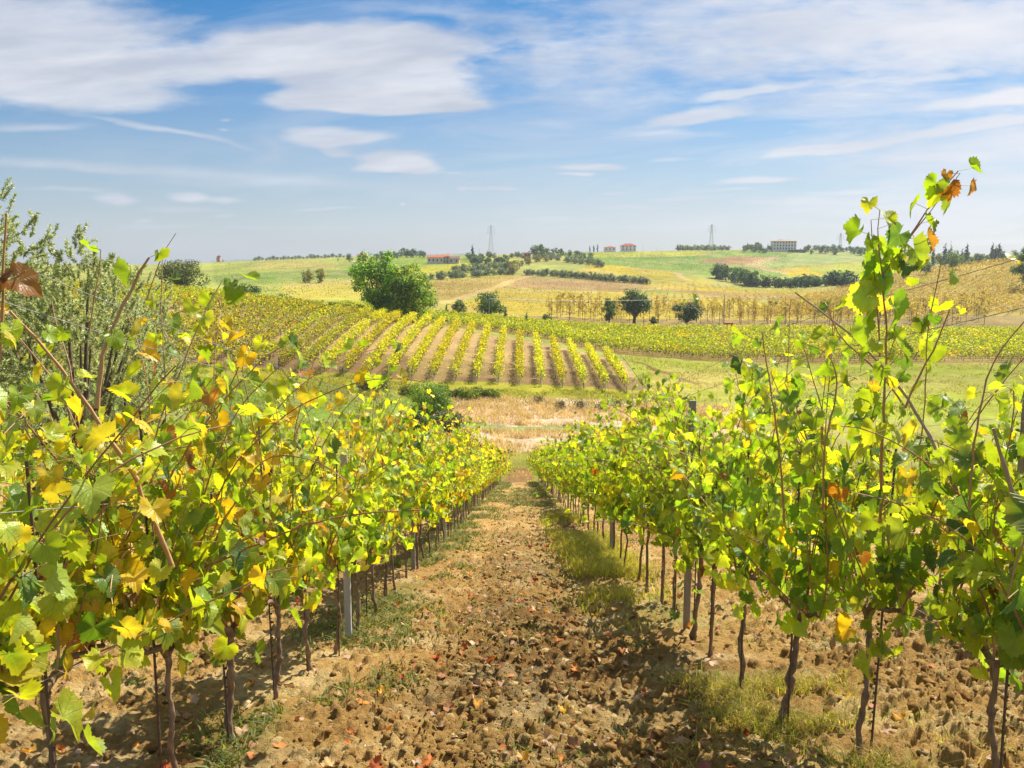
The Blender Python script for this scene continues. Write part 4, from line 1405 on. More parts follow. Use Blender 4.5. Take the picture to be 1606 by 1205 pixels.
for i, x0 in enumerate(BX):
    y0, y1 = block_start(x0), block_end(x0)
    o = empty('vine_row', (x0, y0, gnd(x0, y0)))
    L = y1 - y0
    per = 120 if x0 > -30 else 60
    n = int(L * per)
    yy = y0 + rng.random(n) * L
    lump = vnoise(yy * 1.1, np.full(n, i * 7.7), 5)
    wid = (0.17 if x0 > -22 else 0.26) + 0.15 * lump
    hz = rng.beta(1.9, 1.4, n) * (1.55 + 0.45 * lump) + 0.38
    xx = x0 + rng.normal(0, 1, n) * wid
    keep = (hz > 0.75) | (rng.random(n) < 0.65)
    keep &= (vnoise(yy * 0.55, np.full(n, i * 3.1), 8) > 0.16)
    xx, yy, hz = xx[keep], yy[keep], hz[keep]
    n = len(xx)
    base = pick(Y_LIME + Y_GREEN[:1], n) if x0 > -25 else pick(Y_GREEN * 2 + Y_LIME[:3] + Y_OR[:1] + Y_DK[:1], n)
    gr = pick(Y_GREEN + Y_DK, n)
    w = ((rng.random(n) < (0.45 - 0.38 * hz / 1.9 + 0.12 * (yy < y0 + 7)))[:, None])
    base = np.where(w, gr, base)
    orr = (rng.random(n) < 0.02)[:, None]
    base = np.where(orr, pick(Y_OR, n), base)
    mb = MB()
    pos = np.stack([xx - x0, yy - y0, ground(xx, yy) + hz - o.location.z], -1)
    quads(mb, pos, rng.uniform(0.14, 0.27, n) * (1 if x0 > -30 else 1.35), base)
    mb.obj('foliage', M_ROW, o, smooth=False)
    mb = MB()
    for yv in np.arange(y0 + 0.4, y1, 1.0 if x0 > -30 else 2.0):
        z = gnd(x0, yv) - o.location.z
        tube(mb, [(random.gauss(0, .03), yv - y0, z - 0.05), (random.gauss(0, .04), yv - y0, z + 0.7)], 0.03, (0.16, 0.11, 0.07), 4, cap=False)
    tag(mb.obj('trunks', M_BARK, o), kind='stuff')
    mb = MB()
    tube(mb, [(0, -0.25, -0.1), (0, -0.25, 1.75)], 0.05, (0.5, 0.5, 0.46), 6)
    mb.obj('end_post', M_WOOD, o)
    rank = len(BX) - 1 - i
    if rank == 0:
        lab = 'rightmost vine row of the far block, bright lime beside the meadow'
    elif rank < 20:
        lab = f'{ORD[rank]} bright vine row from the right edge of the far block'
    else:
        lab = 'greener vine row high on the left slope of the far block'
    tag(o, lab, 'vine row', 'vine rows of the block across the hollow')

# band of rows running across, beyond the block
for i, yv in enumerate(np.arange(147.5, 216, 2.7)):
    xx = np.arange(-42, min(0.64 * yv, 130), 0.026)
    n = len(xx)
    yy = yv + 6 * np.sin(xx * 0.02) * 0.4 + rng.normal(0, 0.24, n)
    m = inpoly(xx, yy, BAND)
    xx, yy = xx[m], yy[m]
    if len(xx) < 50: continue
    n = len(xx)
    lump = vnoise(xx * 0.9, np.full(n, i * 5.3), 15)
    hz = rng.beta(1.8, 1.4, n) * (1.25 + 0.5 * lump) + 0.35
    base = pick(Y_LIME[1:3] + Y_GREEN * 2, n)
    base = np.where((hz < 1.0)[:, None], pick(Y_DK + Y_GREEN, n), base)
    base = np.where((vnoise(xx * 0.4, yy * 0.4, 17) > 0.8)[:, None], pick(Y_OR[:1] + Y_LIME, n), base)
    x0 = float(xx.mean()); z0 = gnd(x0, yv)
    o = empty('vine_row', (x0, yv, z0))
    mb = MB()
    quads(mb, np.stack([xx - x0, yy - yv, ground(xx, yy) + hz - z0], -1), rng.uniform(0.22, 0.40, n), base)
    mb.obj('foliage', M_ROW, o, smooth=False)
    mb = MB()
    for xv in np.arange(xx.min(), xx.max(), 1.6):
        yq = yv + 6 * math.sin(xv * 0.02) * 0.4
        z = gnd(xv, yq) - z0
        tube(mb, [(xv - x0, yq - yv, z), (xv - x0, yq - yv, z + 0.6)], 0.035, (0.15, 0.10, 0.07), 4, cap=False)
    tag(mb.obj('trunks', M_BARK, o), kind='stuff')
    lab = 'frontmost crosswise vine row bordering the green meadow' if i == 0 else (f'{ORD[i]} crosswise vine row behind the meadow, counted from the front' if i < 6 else 'yellow green crosswise vine row deep in the band behind the meadow')
    tag(o, lab, 'vine row', 'crosswise vine rows behind the meadow')


def field(poly, ang, spacing, per_m, size, cols, label, height=1.7, seed=0, gap=0.2):
    P0 = np.array(poly)
    c = P0.mean(0); R = np.max(np.linalg.norm(P0 - c, axis=1))
    d = np.array([math.cos(ang), math.sin(ang)]); q = np.array([-d[1], d[0]])
    mb = MB()
    pts = []
    for s in np.arange(-R, R, spacing):
        n = int(2 * R * per_m)
        u = rng.uniform(-R, R, n)
        w = s + rng.normal(0, 0.3, n)
        pts.append(c + u[:, None] * d + w[:, None] * q)
    p = np.concatenate(pts)
    m = inpoly(p[:, 0], p[:, 1], poly)
    p = p[m]
    m = (fbm(p[:, 0] * 0.12, p[:, 1] * 0.12, 3, seed) > gap)
    p = p[m]
    n = len(p)
    h = rng.beta(1.7, 1.5, n) * height + 0.3
    quads(mb, np.stack([p[:, 0], p[:, 1], ground(p[:, 0], p[:, 1]) + h], -1), rng.uniform(0.6, 1.15, n) * size, pick(cols, n))
    tag(mb.obj('vineyard', M_LEAF_FAR, smooth=False), label, 'vineyard', kind='stuff')


RHILL = [(60, 264), (88, 262), (150, 262), (330, 262), (330, 440), (226, 428), (186, 424), (150, 398), (112, 358), (80, 300)]
field(RHILL, math.radians(50), 2.9, 6.5, 0.5, [P(225, 195, 40), P(205, 185, 50), P(180, 180, 60), P(215, 165, 50)], 'yellow autumn vineyard climbing the hill on the far right', seed=3, gap=0.3)
field(W((1000, 446), (1120, 450), (1330, 452), (1330, 480), (1250, 500), (1000, 496), (790, 492), (700, 486), (780, 453), (960, 459), dmin=245), math.radians(80), 3.2, 1.7, 0.5, [P(212, 186, 50), P(190, 175, 60), P(175, 165, 65)], 'golden vineyard on the gentle slope behind the thin young trees', seed=4, gap=0.42)
field(W((815, 434), (1010, 444), (1020, 452), (960, 458), (790, 452), dmin=260), math.radians(70), 3.2, 1.0, 0.45, [P(175, 155, 80), P(165, 140, 80), P(150, 150, 70)], 'brownish vineyard plot below the olive hedge on the central hill', seed=5, gap=0.3)
field(W((680, 440), (800, 432), (810, 440), (700, 472), (680, 470), dmin=260), math.radians(70), 3.2, 1.4, 0.45, [P(190, 180, 65), P(165, 150, 70)], 'olive brown vineyard plot left of the farm track', seed=6, gap=0.3)
field(W((870, 398), (1260, 394), (1235, 415), (1225, 436), (1110, 432), (920, 416), dmin=460), math.radians(30), 3.4, 0.9, 0.6, [P(125, 155, 60), P(145, 168, 60), P(110, 140, 55)], 'green vineyard along the top of the far central hill', seed=7, gap=0.38)
field(W((925, 414), (1055, 428), (1058, 435), (1000, 435), (915, 424), dmin=450), math.radians(70), 3.2, 1.2, 0.55, [P(215, 200, 35), P(195, 190, 45)], 'bright yellow vineyard strip halfway up the far hill', seed=8, gap=0.2)
field(W((1215, 420), (1380, 408), (1430, 412), (1430, 430), (1330, 438), (1240, 436), dmin=470), math.radians(50), 3.4, 0.8, 0.6, [P(180, 185, 65), P(205, 190, 55), P(165, 178, 70)], 'yellow green vineyard left of the right hand hill', seed=9, gap=0.3)
field(W((600, 404), (740, 399), (735, 412), (730, 424), (680, 434), (620, 432), dmin=400), math.radians(40), 3.2, 0.9, 0.5, [P(145, 170, 50), P(185, 185, 50), P(160, 175, 55)], 'green vineyard sloping below the orange roofed farmhouse', seed=10, gap=0.3)
field(W((330, 412), (560, 404), (560, 470), (440, 470), (340, 450), dmin=230), math.radians(60), 3.2, 0.8, 0.5, [P(150, 168, 70), P(180, 178, 75), P(135, 155, 65)], 'hazy green vineyard slope on the far left hill', seed=11, gap=0.42)


# ------------------------------------------------------------------ trees
def tree_parts(seed, h, w, cols, n=3000, leaf=0.3, base=0.18, style='round', limbs=7, trunk_r=None, up=0.5):
    r = np.random.default_rng(seed)
    tr, cr = MB(), MB()
    trunk_r = trunk_r or h * (0.012 if style == 'sparse' else 0.03)
    bz = h * base
    cz = (h + bz) / 2; rz = (h - bz) / 2; rx = w / 2
    bark = np.array((0.20, 0.155, 0.115)) if style == 'sparse' else np.array((0.13, 0.10, 0.07))
    zz = np.linspace(-0.3, 1, 6)
    pts = np.stack([np.cumsum(r.normal(0, w * 0.01, 6)), np.cumsum(r.normal(0, w * 0.01, 6)), zz * (bz + rz * (1.5 if style in ('cypress', 'cone', 'sparse') else 0.7))], -1)
    tube(tr, pts, np.linspace(trunk_r, trunk_r * 0.45, 6), bark, 7)
    K = {'round': 46, 'sparse': 16, 'cypress': 14, 'cone': 20, 'olive': 30}[style]
    lumps = []
    for i in range(K):
        d = r.normal(0, 1, 3); d /= np.linalg.norm(d)
        f = r.uniform(0.35, 0.86)
        if style in ('cypress', 'cone'):
            t = (i + 0.5) / K
            ww = rx * (math.sin(math.pi * min(1, 0.15 + t * 0.85)) ** 0.7 if style == 'cypress' else (1 - t) * 0.95 + 0.05)
            a = r.uniform(0, 6.28)
            c = np.array([math.cos(a) * ww * 0.35, math.sin(a) * ww * 0.35, bz + t * (h - bz) * 0.93])
            lumps.append((c, max(ww * 0.75, 0.15 * rx), h / K * 1.3))
            continue
        c = np.array([d[0] * rx * f, d[1] * rx * f, cz + d[2] * rz * f])
        if style == 'round' and d[2] < -0.5 and base > 0.09: c[2] += rz * 0.3
        s = r.uniform(0.17, 0.34) * rx * (0.7 if style == 'sparse' else 1)
        lumps.append((c, s, s * r.uniform(0.7, 1.0)))
    for c, s, s2 in lumps[:limbs * 2]:
        if style in ('cypress', 'cone'): break
        a = pts[3] + (0, 0, -rz * 0.1 * r.random())
        m = (a + c) / 2 + (0, 0, -0.1 * rz)
        t = np.linspace(0, 1, 6)[:, None]
        q = (1 - t) ** 2 * a + 2 * t * (1 - t) * m + t * t * c
        tube(tr, q, np.linspace(trunk_r * 0.45, trunk_r * 0.08, 6), bark, 5, cap=False)
    wts = np.array([l[1] ** 2 for l in lumps]); wts /= wts.sum()
    which = r.choice(K, size=n, p=wts)
    C = np.array([l[0] for l in lumps])[which]
    S = np.array([l[1] for l in lumps])[which]; S2 = np.array([l[2] for l in lumps])[which]
    d = norm(r.normal(0, 1, (n, 3)))
    f = r.uniform(0.3, 1.08, n) ** 0.6
    rag = 1 + 0.35 * (vnoise(d[:, 0] * 3 + which * 5.1, d[:, 2] * 3 + d[:, 1] * 3, seed) - 0.4)
    pos = C + d * np.stack([S, S, S2], -1) * (f * rag)[:, None]
    lc = r.uniform(0.72, 1.28, K)[which]
    cc = np.array(cols)[r.integers(len(cols), size=n)] * (lc * r.uniform(0.8, 1.2, n))[:, None]
    nr = norm(d * 0.9 + r.normal(0, 0.7, (n, 3)) + (0, 0, up))
    t = norm(np.cross(nr, r.normal(0, 1, (n, 3)))); b = np.cross(nr, t)
    s = (leaf * r.uniform(0.6, 1.25, n) * 0.5)[:, None]
    asp = 0.22 if style == 'olive' else 0.75
    V = np.stack([pos - t * s, pos - b * s * asp, pos + t * s, pos + b * s * asp], 1)
    cr.add(V.reshape(-1, 3), np.arange(n * 4).reshape(n, 4), np.repeat(cc, 4, axis=0))
    return tr, cr


def tree(name, px, D, h, w, cols, label, cat='tree', n=3000, leaf=0.3, group=None, seed=None, mat=None, x=None, **kw):
    if x is None: x = float(at(px, 420, D)[0])
    o = empty(name, (x, D, gnd(x, D)))
    tr, cr = tree_parts(seed if seed is not None else int(px * 7 + D), h, w, cols, n, leaf, **kw)
    tr.obj('trunk', M_BARK, o)
    cr.obj('crown', mat or M_TREE, o, smooth=False)
    tag(o, label, cat, group)
    return o


def hpx(D, p): return p * D / F


T_BR = [P(165, 205, 35, 1.3), P(190, 218, 40, 1.3), P(120, 168, 35, 1.3), P(85, 130, 35, 1.4)]
T_DK = [P(85, 118, 55, 1.5), P(68, 98, 48, 1.5), P(105, 135, 65, 1.5)]
T_MD = [P(120, 152, 62, 1.5), P(142, 168, 75, 1.5), P(98, 130, 58, 1.5)]
T_OL = [P(150, 165, 122, 1.5), P(170, 182, 145, 1.5), P(125, 142, 100, 1.5), P(110, 128, 85, 1.5)]
T_OLG = [P(190, 198, 135, 1.15), P(208, 212, 165, 1.15), P(165, 176, 125, 1.15), P(140, 155, 98, 1.15), P(225, 227, 195, 1.15)]
T_YL = [P(200, 180, 60), P(185, 175, 70), P(160, 165, 60)]
T_CY = [P(40, 60, 38), P(52, 72, 45)]

tree('broadleaf_tree', 592, 171, hpx(171, 112), hpx(171, 104), T_BR, 'tall bright green tree, left half of the pair behind the far block', n=13000, leaf=0.42, base=-0.05, group='pair of bright green trees')
tree('broadleaf_tree', 648, 168, hpx(168, 90), hpx(168, 96), T_BR, 'rounded bright green tree, lower right half of the pair behind the far block', n=11000, leaf=0.42, base=-0.05, group='pair of bright green trees')
tree('dark_tree', 768, 214, hpx(214, 46), hpx(214, 54), T_MD + T_DK, 'dark spreading tree beside the utility pole behind the crosswise vines', n=3600, leaf=0.40, base=0.08)
tree('bushy_tree', 720, 216, hpx(216, 30), hpx(216, 27), T_MD + T_YL[2:], 'small rounded green tree left of the utility pole', n=1800, leaf=0.32, base=0.05)
tree('small_conifer', 700, 214, hpx(214, 22), hpx(214, 13), T_MD, 'little cone shaped tree beside the bright green pair', n=800, leaf=0.28, base=0.02, style='cone')
tree('small_conifer', 793, 200, hpx(200, 28), hpx(200, 14), T_MD, 'slim pointed green tree right of the dark spreading tree', n=800, leaf=0.28, base=0.02, style='cone')
tree('small_conifer', 826, 196, hpx(196, 25), hpx(196, 15), T_MD, 'ragged little tree rising from the crosswise vine rows', n=700, leaf=0.28, base=0.02, style='cone')
tree('oak_tree', 996, 236, hpx(236, 59), hpx(236, 60), T_DK, 'large dark oak with round crown in front of the thin young trees', n=5200, leaf=0.42, base=0.12, trunk_r=0.55)
tree('bushy_tree', 957, 233, hpx(233, 42), hpx(233, 28), T_MD, 'upright mid green tree touching the left side of the dark oak', n=2800, leaf=0.34, base=0.05)
tree('oak_tree', 1080, 229, hpx(229, 48), hpx(229, 52), T_DK + T_MD[2:], 'dark round tree standing alone right of the big oak', n=4200, leaf=0.42, base=0.06)
tree('olive_coloured_tree', 285, 200, hpx(200, 56), hpx(200, 76), [P(120, 138, 62), P(140, 152, 75), P(95, 115, 50)], 'large olive green tree on the crest at left above the vineyard', n=5200, leaf=0.40, base=0.08, cat='tree')
tree('bush', 386, 202, hpx(202, 26), hpx(202, 42), T_DK + T_MD[:1], 'round dark bush on the crest above the left vineyard', n=2600, leaf=0.32, base=0.02)
tree('bush', 440, 198, hpx(198, 15), hpx(198, 34), T_MD + T_DK, 'low sprawling bush at the top edge of the left vineyard', n=1200, leaf=0.3, base=0.0)
tree('shrub', 672, 89, 3.9, 5.2, [P(140, 172, 40), P(165, 190, 45), P(110, 145, 40)], 'bushy lime green shrub at the lower edge of the hollow', n=8000, leaf=0.16, base=0.0)
tree('shrub', 700, 84, 2.0, 3.6, [P(95, 120, 70), P(75, 100, 55), P(115, 135, 85)], 'darker blue green shrub below the lime green one', n=4200, leaf=0.14, base=0.0)
tree('shrub', 655, 85, 1.9, 2.6, T_DK, 'small dark shrub left of the lime green shrub in the hollow', n=2000, leaf=0.14, base=0.0)
tree('shrub', 580, 102, 1.1, 5.4, [P(120, 128, 88), P(100, 110, 72)], 'low grey green thicket at the left foot of the far block', n=2600, leaf=0.16, base=0.0)
for i, (px, D, h, w) in enumerate([(735, 100, 1.3, 3.2), (752, 101, 1.3, 3.0), (770, 101, 1.1, 2.6), (716, 101, 0.9, 2.4), (690, 103, 0.8, 2.6), (640, 101, 1.0, 3.0)]):
    tree('bramble', px, D, h, w, [P(165, 185, 45), P(125, 150, 45), P(190, 195, 60)], 'low yellow green bramble on the bank below the far block' if i > 1 else ['bramble clump left of centre on the bank below the far block', 'bramble clump right of centre on the bank below the far block'][i], n=1400, leaf=0.18, base=0.0, cat='bramble', group='brambles on the bank')
for i, (px, D) in enumerate([(880, 97), (912, 98), (945, 97), (845, 100), (970, 99)]):
    tree('dry_shrub', px, D, 1.0, 1.7, [P(150, 130, 95), P(135, 125, 80)], 'small brown dry shrub standing in the tall dry grass', n=500, leaf=0.13, base=0.0, cat='shrub', group='dry shrubs in the hollow')
tree('bush', 1495, 405, hpx(405, 30), hpx(405, 34), T_MD, 'rounded bush on the ridge of the right hand hill', n=1500, leaf=0.6, base=0.0)
tree('bush', 1452, 400, hpx(400, 16), hpx(400, 26), T_DK, 'low dark bush at the ridge left of the rounded one', n=900, leaf=0.55, base=0.0)
tree('large_tree', 1612, 330, hpx(330, 66), hpx(330, 54), T_DK + T_MD[:1], 'large dark green tree cut off by the right edge on the hill', n=6000, leaf=0.5, base=0.03)

# olive trees close on the left
def near_olive(x, y, h, w, seed, label, n):
    o = empty('olive_tree', (x, y, gnd(x, y)))
    r = np.random.default_rng(seed)
    tr, _ = tree_parts(seed, h, w, T_OLG, 10, 0.1, style='olive', base=0.2, trunk_r=0.16)
    cr = MB()
    bz = h * 0.12
    tips = []
    K = int(n / 110)
    for k in range(K):
        d = r.normal(0, 1, 3); d /= np.linalg.norm(d)
        f = r.uniform(0.45, 1.0) ** 0.5
        c = np.array([d[0] * w / 2 * f, d[1] * w / 2 * f, (h + bz) / 2 + d[2] * (h - bz) / 2 * f])
        lob = 0.86 + 0.34 * (vnoise(np.array([d[0] * 2.2 + seed]), np.array([d[2] * 2.2 + d[1] * 2.2]), seed)[0] - 0.3)
        c = np.array([0, 0, (h + bz) / 2]) + (c - np.array([0, 0, (h + bz) / 2])) * lob
        dd = norm(np.array([d[0] * 0.6, d[1] * 0.6, 0.7 + 0.3 * d[2]]) + r.normal(0, 0.35, 3))
        L = r.uniform(0.18, 0.42)
        q = grow_cane(r, c - dd * L * 0.6, dd, L, 0.12, 0.02, 0.06)
        tube(tr, q, np.linspace(0.005, 0.0015, len(q)), (0.25, 0.24, 0.18), 3, cap=False)
        m = 110
        t = r.uniform(0, len(q) - 1.001, m); i = t.astype(int)
        p = q[i] + (q[i + 1] - q[i]) * (t - i)[:, None]
        ld = norm(dd + r.normal(0, 0.75, (m, 3)))
        nn = norm(np.cross(ld, r.normal(0, 1, (m, 3)))); sd = np.cross(nn, ld)
        ll = r.uniform(0.045, 0.075, m)[:, None]
        V = np.stack([p, p + ld * ll * 0.5 + sd * ll * 0.13, p + ld * ll, p + ld * ll * 0.5 - sd * ll * 0.13], 1)
        cc = np.array(T_OLG)[r.integers(len(T_OLG), size=m)] * r.uniform(0.8, 1.15)
        cr.add(V.reshape(-1, 3), np.arange(m * 4).reshape(m, 4), np.repeat(cc, 4, axis=0))
    tr.obj('trunk', M_BARK, o)
    cr.obj('crown', M_OLIVE, o, smooth=False)
    tag(o, label, 'olive tree', 'olive trees beyond the left row')


near_olive(-9.9, 13.6, 6.7, 5.2, 51, 'silvery olive tree at the left edge, its crown cut by the frame', 190000)
near_olive(-7.7, 15.2, 5.4, 3.3, 52, 'olive tree with feathery top just right of the leftmost one', 110000)
near_olive(-9.6, 21.5, 6.6, 3.4, 53, 'smaller olive tree farther back, behind the left vines', 80000)
near_olive(-13.5, 24.0, 7.0, 5.0, 54, 'olive tree far behind at the left, mostly hidden by the others', 60000)


# groups of far trees (single small meshes, copied)
def proto(name, seed, h, w, cols, n, leaf, style='round', base=0.05):
    tr, cr = tree_parts(seed, h, w, cols, n, leaf, base=base, style=style, limbs=3)
    m = MB()
    for b, mi in ((tr, 0), (cr, 1)):
        for v, f, c, uv, q in zip(b.v, b.f, b.c, b.uv, b.mi):
            pass
    off = 0
    for b, mi in ((tr, 0), (cr, 1)):
        V = np.concatenate(b.v); C = np.concatenate(b.c)
        m.v.append(V); m.c.append(C); m.uv.append(np.zeros((len(V), 2)))
        for f in b.f:
            m.f.append(f + m.n); m.mi.append(np.full(len(f), mi))
        m.n += len(V)
    return m.mesh(name, [M_BARK, M_TREE], smooth=False)


def scatter(name, meshes, spots, label, cat, group, h0):
    for i, (x, y, h) in enumerate(spots):
        o = bpy.data.objects.new(name, meshes[i % len(meshes)])
        COL.objects.link(o)
        s = h / h0
        o.scale = (s * random.uniform(0.85, 1.15), s * random.uniform(0.85, 1.15), s)
        o.rotation_euler = (0, 0, random.uniform(0, 6.28))
        o.location = (x, y, gnd(x, y))
        tag(o, label[i] if isinstance(label, list) else label, cat, group)


OLV = [proto('olive', 300 + k, 4.2, 4.8, T_OL, 520, 0.6, base=-0.1) for k in range(4)]
OLD = [proto('dark_bush', 320 + k, 4.0, 5.0, T_DK + T_MD[2:], 520, 0.6, base=-0.15) for k in range(3)]
YLT = [proto('yellow_tree', 330 + k, 5.0, 4.0, T_YL, 450, 0.6, base=-0.1) for k in range(3)]
CYP = [proto('cypress', 340 + k, 12.0, 2.8, T_CY, 420, 0.7, 'cypress', 0.02) for k in range(3)]
RND = [proto('round_tree', 350 + k, 8.0, 8.0, T_MD + T_DK, 620, 0.9, base=-0.08) for k in range(4)]
YNG = [proto('young_tree', 360 + k, 7.0, 3.0, [P(215, 190, 90, 1.3), P(225, 200, 60, 1.3), P(185, 175, 100, 1.3), P(235, 195, 60, 1.3)], 260, 0.30, 'sparse', 0.12) for k in range(6)]


def along(pts, n, dj, h, dmin, D=None):
    """n spots along a line of landmarks on the ground"""
    g = np.array([gp(px, py, dmin) for px, py in pts])
    L = np.concatenate([[0], np.cumsum(np.linalg.norm(np.diff(g[:, :2], axis=0), axis=1))])
    t = np.linspace(0, L[-1], n) + rng.normal(0, L[-1] / n * 0.2, n)
    x = np.interp(t, L, g[:, 0]); y = np.interp(t, L, g[:, 1])
    return [(float(a + rng.normal(0, dj * 0.3)), float(b + rng.normal(0, dj)), h * random.uniform(0.75, 1.2)) for a, b in zip(x, y)]


G_OL = 'olive trees on the central hill'
scatter('olive_tree', OLV, along([(826, 432), (860, 433), (910, 437), (960, 442), (1015, 446)], 38, 1.5, 4.2, 300), 'small grey green olive in the line running right from the track bend', 'olive tree', G_OL, 4.2)
scatter('olive_tree', OLV, along([(672, 440), (720, 436), (770, 432), (802, 430)], 26, 4, 4.6, 330), 'grey olive tree in the thick belt left of the track bend', 'olive tree', G_OL, 4.2)
scatter('olive_tree', OLV, along([(720, 428), (760, 424), (802, 424)], 18, 6, 5, 360), 'grey olive tree in the upper part of the hillside belt', 'olive tree', G_OL, 4.2)
scatter('dark_bush', OLD, along([(742, 412), (760, 414), (790, 413)], 11, 6, 6.0, 430), 'dark bush in the clump halfway up the central hill', 'bush', 'dark bushes on the central hill', 4.0)
scatter('olive_tree', OLV, along([(740, 405), (770, 404), (830, 405), (870, 408), (920, 416)], 22, 9, 5, 480), 'olive tree scattered near the top of the central hill', 'olive tree', G_OL, 4.2)
scatter('yellow_tree', YLT, along([(802, 430), (812, 420), (835, 413), (855, 410)], 12, 5, 5.5, 380), 'yellowing tree in the streak rising from the track bend', 'tree', 'yellow trees by the track', 5.0)
scatter('yellow_tree', YLT, [(float(at(797, 400, 560)[0]), 560, 8), (float(at(804, 400, 540)[0]), 540, 8), (float(at(482, 430, 420)[0]), 420, 7.5), (float(at(502, 430, 425)[0]), 425, 8.5)],
        ['yellow tree left of the brick house on the hill', 'golden tree just below the brick house', 'pale yellow tree alone on the left hillside', 'slightly taller yellow tree beside it on the left hillside'], 'tree', 'lone yellow trees', 5.0)
scatter('round_tree', RND, along([(1122, 436), (1150, 443), (1180, 450)], 12, 5, 9, 380), 'dark tree in the left half of the thicket in the dip', 'tree', 'thicket in the dip', 8.0)
scatter('dark_bush', OLD, along([(1185, 450), (1240, 452), (1330, 447)], 24, 5, 6.5, 380), 'dark bush in the right half of the thicket in the dip', 'bush', 'thicket in the dip bushes', 4.0)
scatter('dark_bush', OLD, [(float(at(1212, 470, 330)[0]), 330, 3.0), (float(at(1040, 470, 225)[0]), 240, 2.2), (float(at(855, 490, 240)[0]), 228, 2.6)],
        ['small dark bush alone in the golden vineyard', 'small bush between the oak and the lone round tree', 'small dark bush left of the thin young trees'], 'bush', 'lone small bushes', 4.0)
scatter('olive_tree', OLV, along([(905, 413), (935, 417), (945, 420)], 7, 3, 5.5, 430), 'silvery bush on the ridge left of the green vineyard', 'olive tree', 'silvery bushes on the ridge', 4.2)
# skyline plants
def sky(px, D, h): return (float(at(px, 400, D)[0]), D, h * 0.82)


scatter('olive_tree', OLV, [sky(p, 880 + random.uniform(-20, 20), 5 + random.random() * 3) for p in np.linspace(1064, 1142, 24)], 'small olive in the row on the skyline below the middle pylon', 'olive tree', 'skyline olives', 4.2)
scatter('olive_tree', OLV, [sky(p, 830 + random.uniform(-30, 30), 3.0 + random.random() * 3) for p in np.linspace(400, 545, 26)], 'small olive along the crest of the left hill', 'olive tree', 'olives on the left crest', 4.2)
scatter('round_tree', RND, [sky(p, 760 + random.uniform(-30, 30), 6 + random.random() * 4) for p in np.linspace(612, 664, 11)], 'small grey green tree on the skyline left of the farmhouse', 'tree', 'skyline trees left of the farmhouse', 8.0)
scatter('round_tree', RND, [sky(p, 860 + random.uniform(-30, 30), 5 + random.random() * 6) for p in np.linspace(1168, 1206, 9)] + [sky(p, 850 + random.uniform(-30, 30), 5 + random.random() * 5) for p in np.linspace(1262, 1420, 30)], 'small tree on the skyline beside the big pale villa', 'tree', 'skyline trees by the villa', 8.0)
scatter('round_tree', RND, [sky(p, 640 + random.uniform(-60, 60), 6 + random.random() * 6) for p in np.linspace(1432, 1590, 20)], 'bluish green tree behind the ridge of the right hand hill', 'tree', 'trees behind the right ridge', 8.0)
scatter('round_tree', RND, [sky(p, 700 + random.uniform(-20, 20), h) for p, h in ((848, 14), (840, 12), (856, 11), (870, 10), (880, 9), (893, 8), (906, 10), (915, 7), (927, 7), (548, 8), (590, 8), (598, 9))],
        ['big round tree crowning the central hill', 'round tree just left of the hilltop crown', 'round tree just right of the hilltop crown'] + ['pale tree on the skyline right of the central hilltop'] * 6 + ['tree left of the little pink house', 'dark round tree right of the little pink house', 'second dark round tree right of the little pink house'], 'tree', 'trees on the hilltops', 8.0)
cy = [(741, 700, 15, 'tall cypress alone on the skyline left of the first pylon'), (858, 690, 11, 'cypress beside the hilltop trees'), (925, 880, 9, 'cypress left of the red roofed houses'), (931, 880, 10, 'second cypress left of the red roofed houses'), (937, 880, 11, 'cypress nearest the red roofed houses'),
      (569, 700, 9, 'cypress just right of the little pink house'), (565, 700, 7, 'short cypress behind the little pink house'), (530, 700, 5, 'tiny cypress alone on the left crest'), (444, 800, 6, 'lone dark cypress on the crest of the left hill'),
      (340, 900, 9, 'cypress beside the little brick tower'), (349, 905, 6, 'short cypress right of the little brick tower'),
      (1464, 640, 18, 'broad cypress at the left of the right hand skyline'), (1482, 640, 21, 'tallest thin cypress on the right hand skyline'), (1487, 630, 16, 'ragged cypress beside the tallest one'), (1491, 640, 18, 'thin cypress right of the ragged one'), (1509, 640, 15, 'slim cypress left of the tower shaped pine'), (1516, 640, 20, 'wide dark conifer on the right hand skyline'), (1556, 640, 18, 'cypress, left of three near the big tree'), (1561, 640, 16, 'cypress, middle of three near the big tree'), (1567, 640, 18, 'cypress, right of three near the big tree'),
      (1063, 880, 9, 'thin cypress on the skyline left of the middle pylon'), (1172, 870, 10, 'cypress left of the pale villa'), (1204, 860, 9, 'cypress at the left corner of the pale villa')]
scatter('cypress', CYP, [sky(p, D, h) for p, D, h, _ in cy], [c[3] for c in cy], 'cypress', 'cypresses on the skyline', 12.0)

# plantation of thin young trees
sp = []
for r_ in range(9):
    D = 240 + r_ * 5.5
    for x in np.arange(D * 0.035 + (r_ % 3) * 1.4, D * 0.53, 4.2):
        if random.random() < 0.06: continue
        sp.append((float(x + random.gauss(0, 0.7)), float(D + random.gauss(0, 1.2)), 7.0 * random.uniform(0.8, 1.1)))
sp = sp[:285]
scatter('young_tree', YNG, sp, ['thin young tree with sparse yellow leaves in the front rank of the plantation' if y < 244 else 'thin young tree with sparse yellow leaves deeper in the plantation' for _, y, _ in sp], 'young tree', 'thin young trees of the plantation', 7.0)


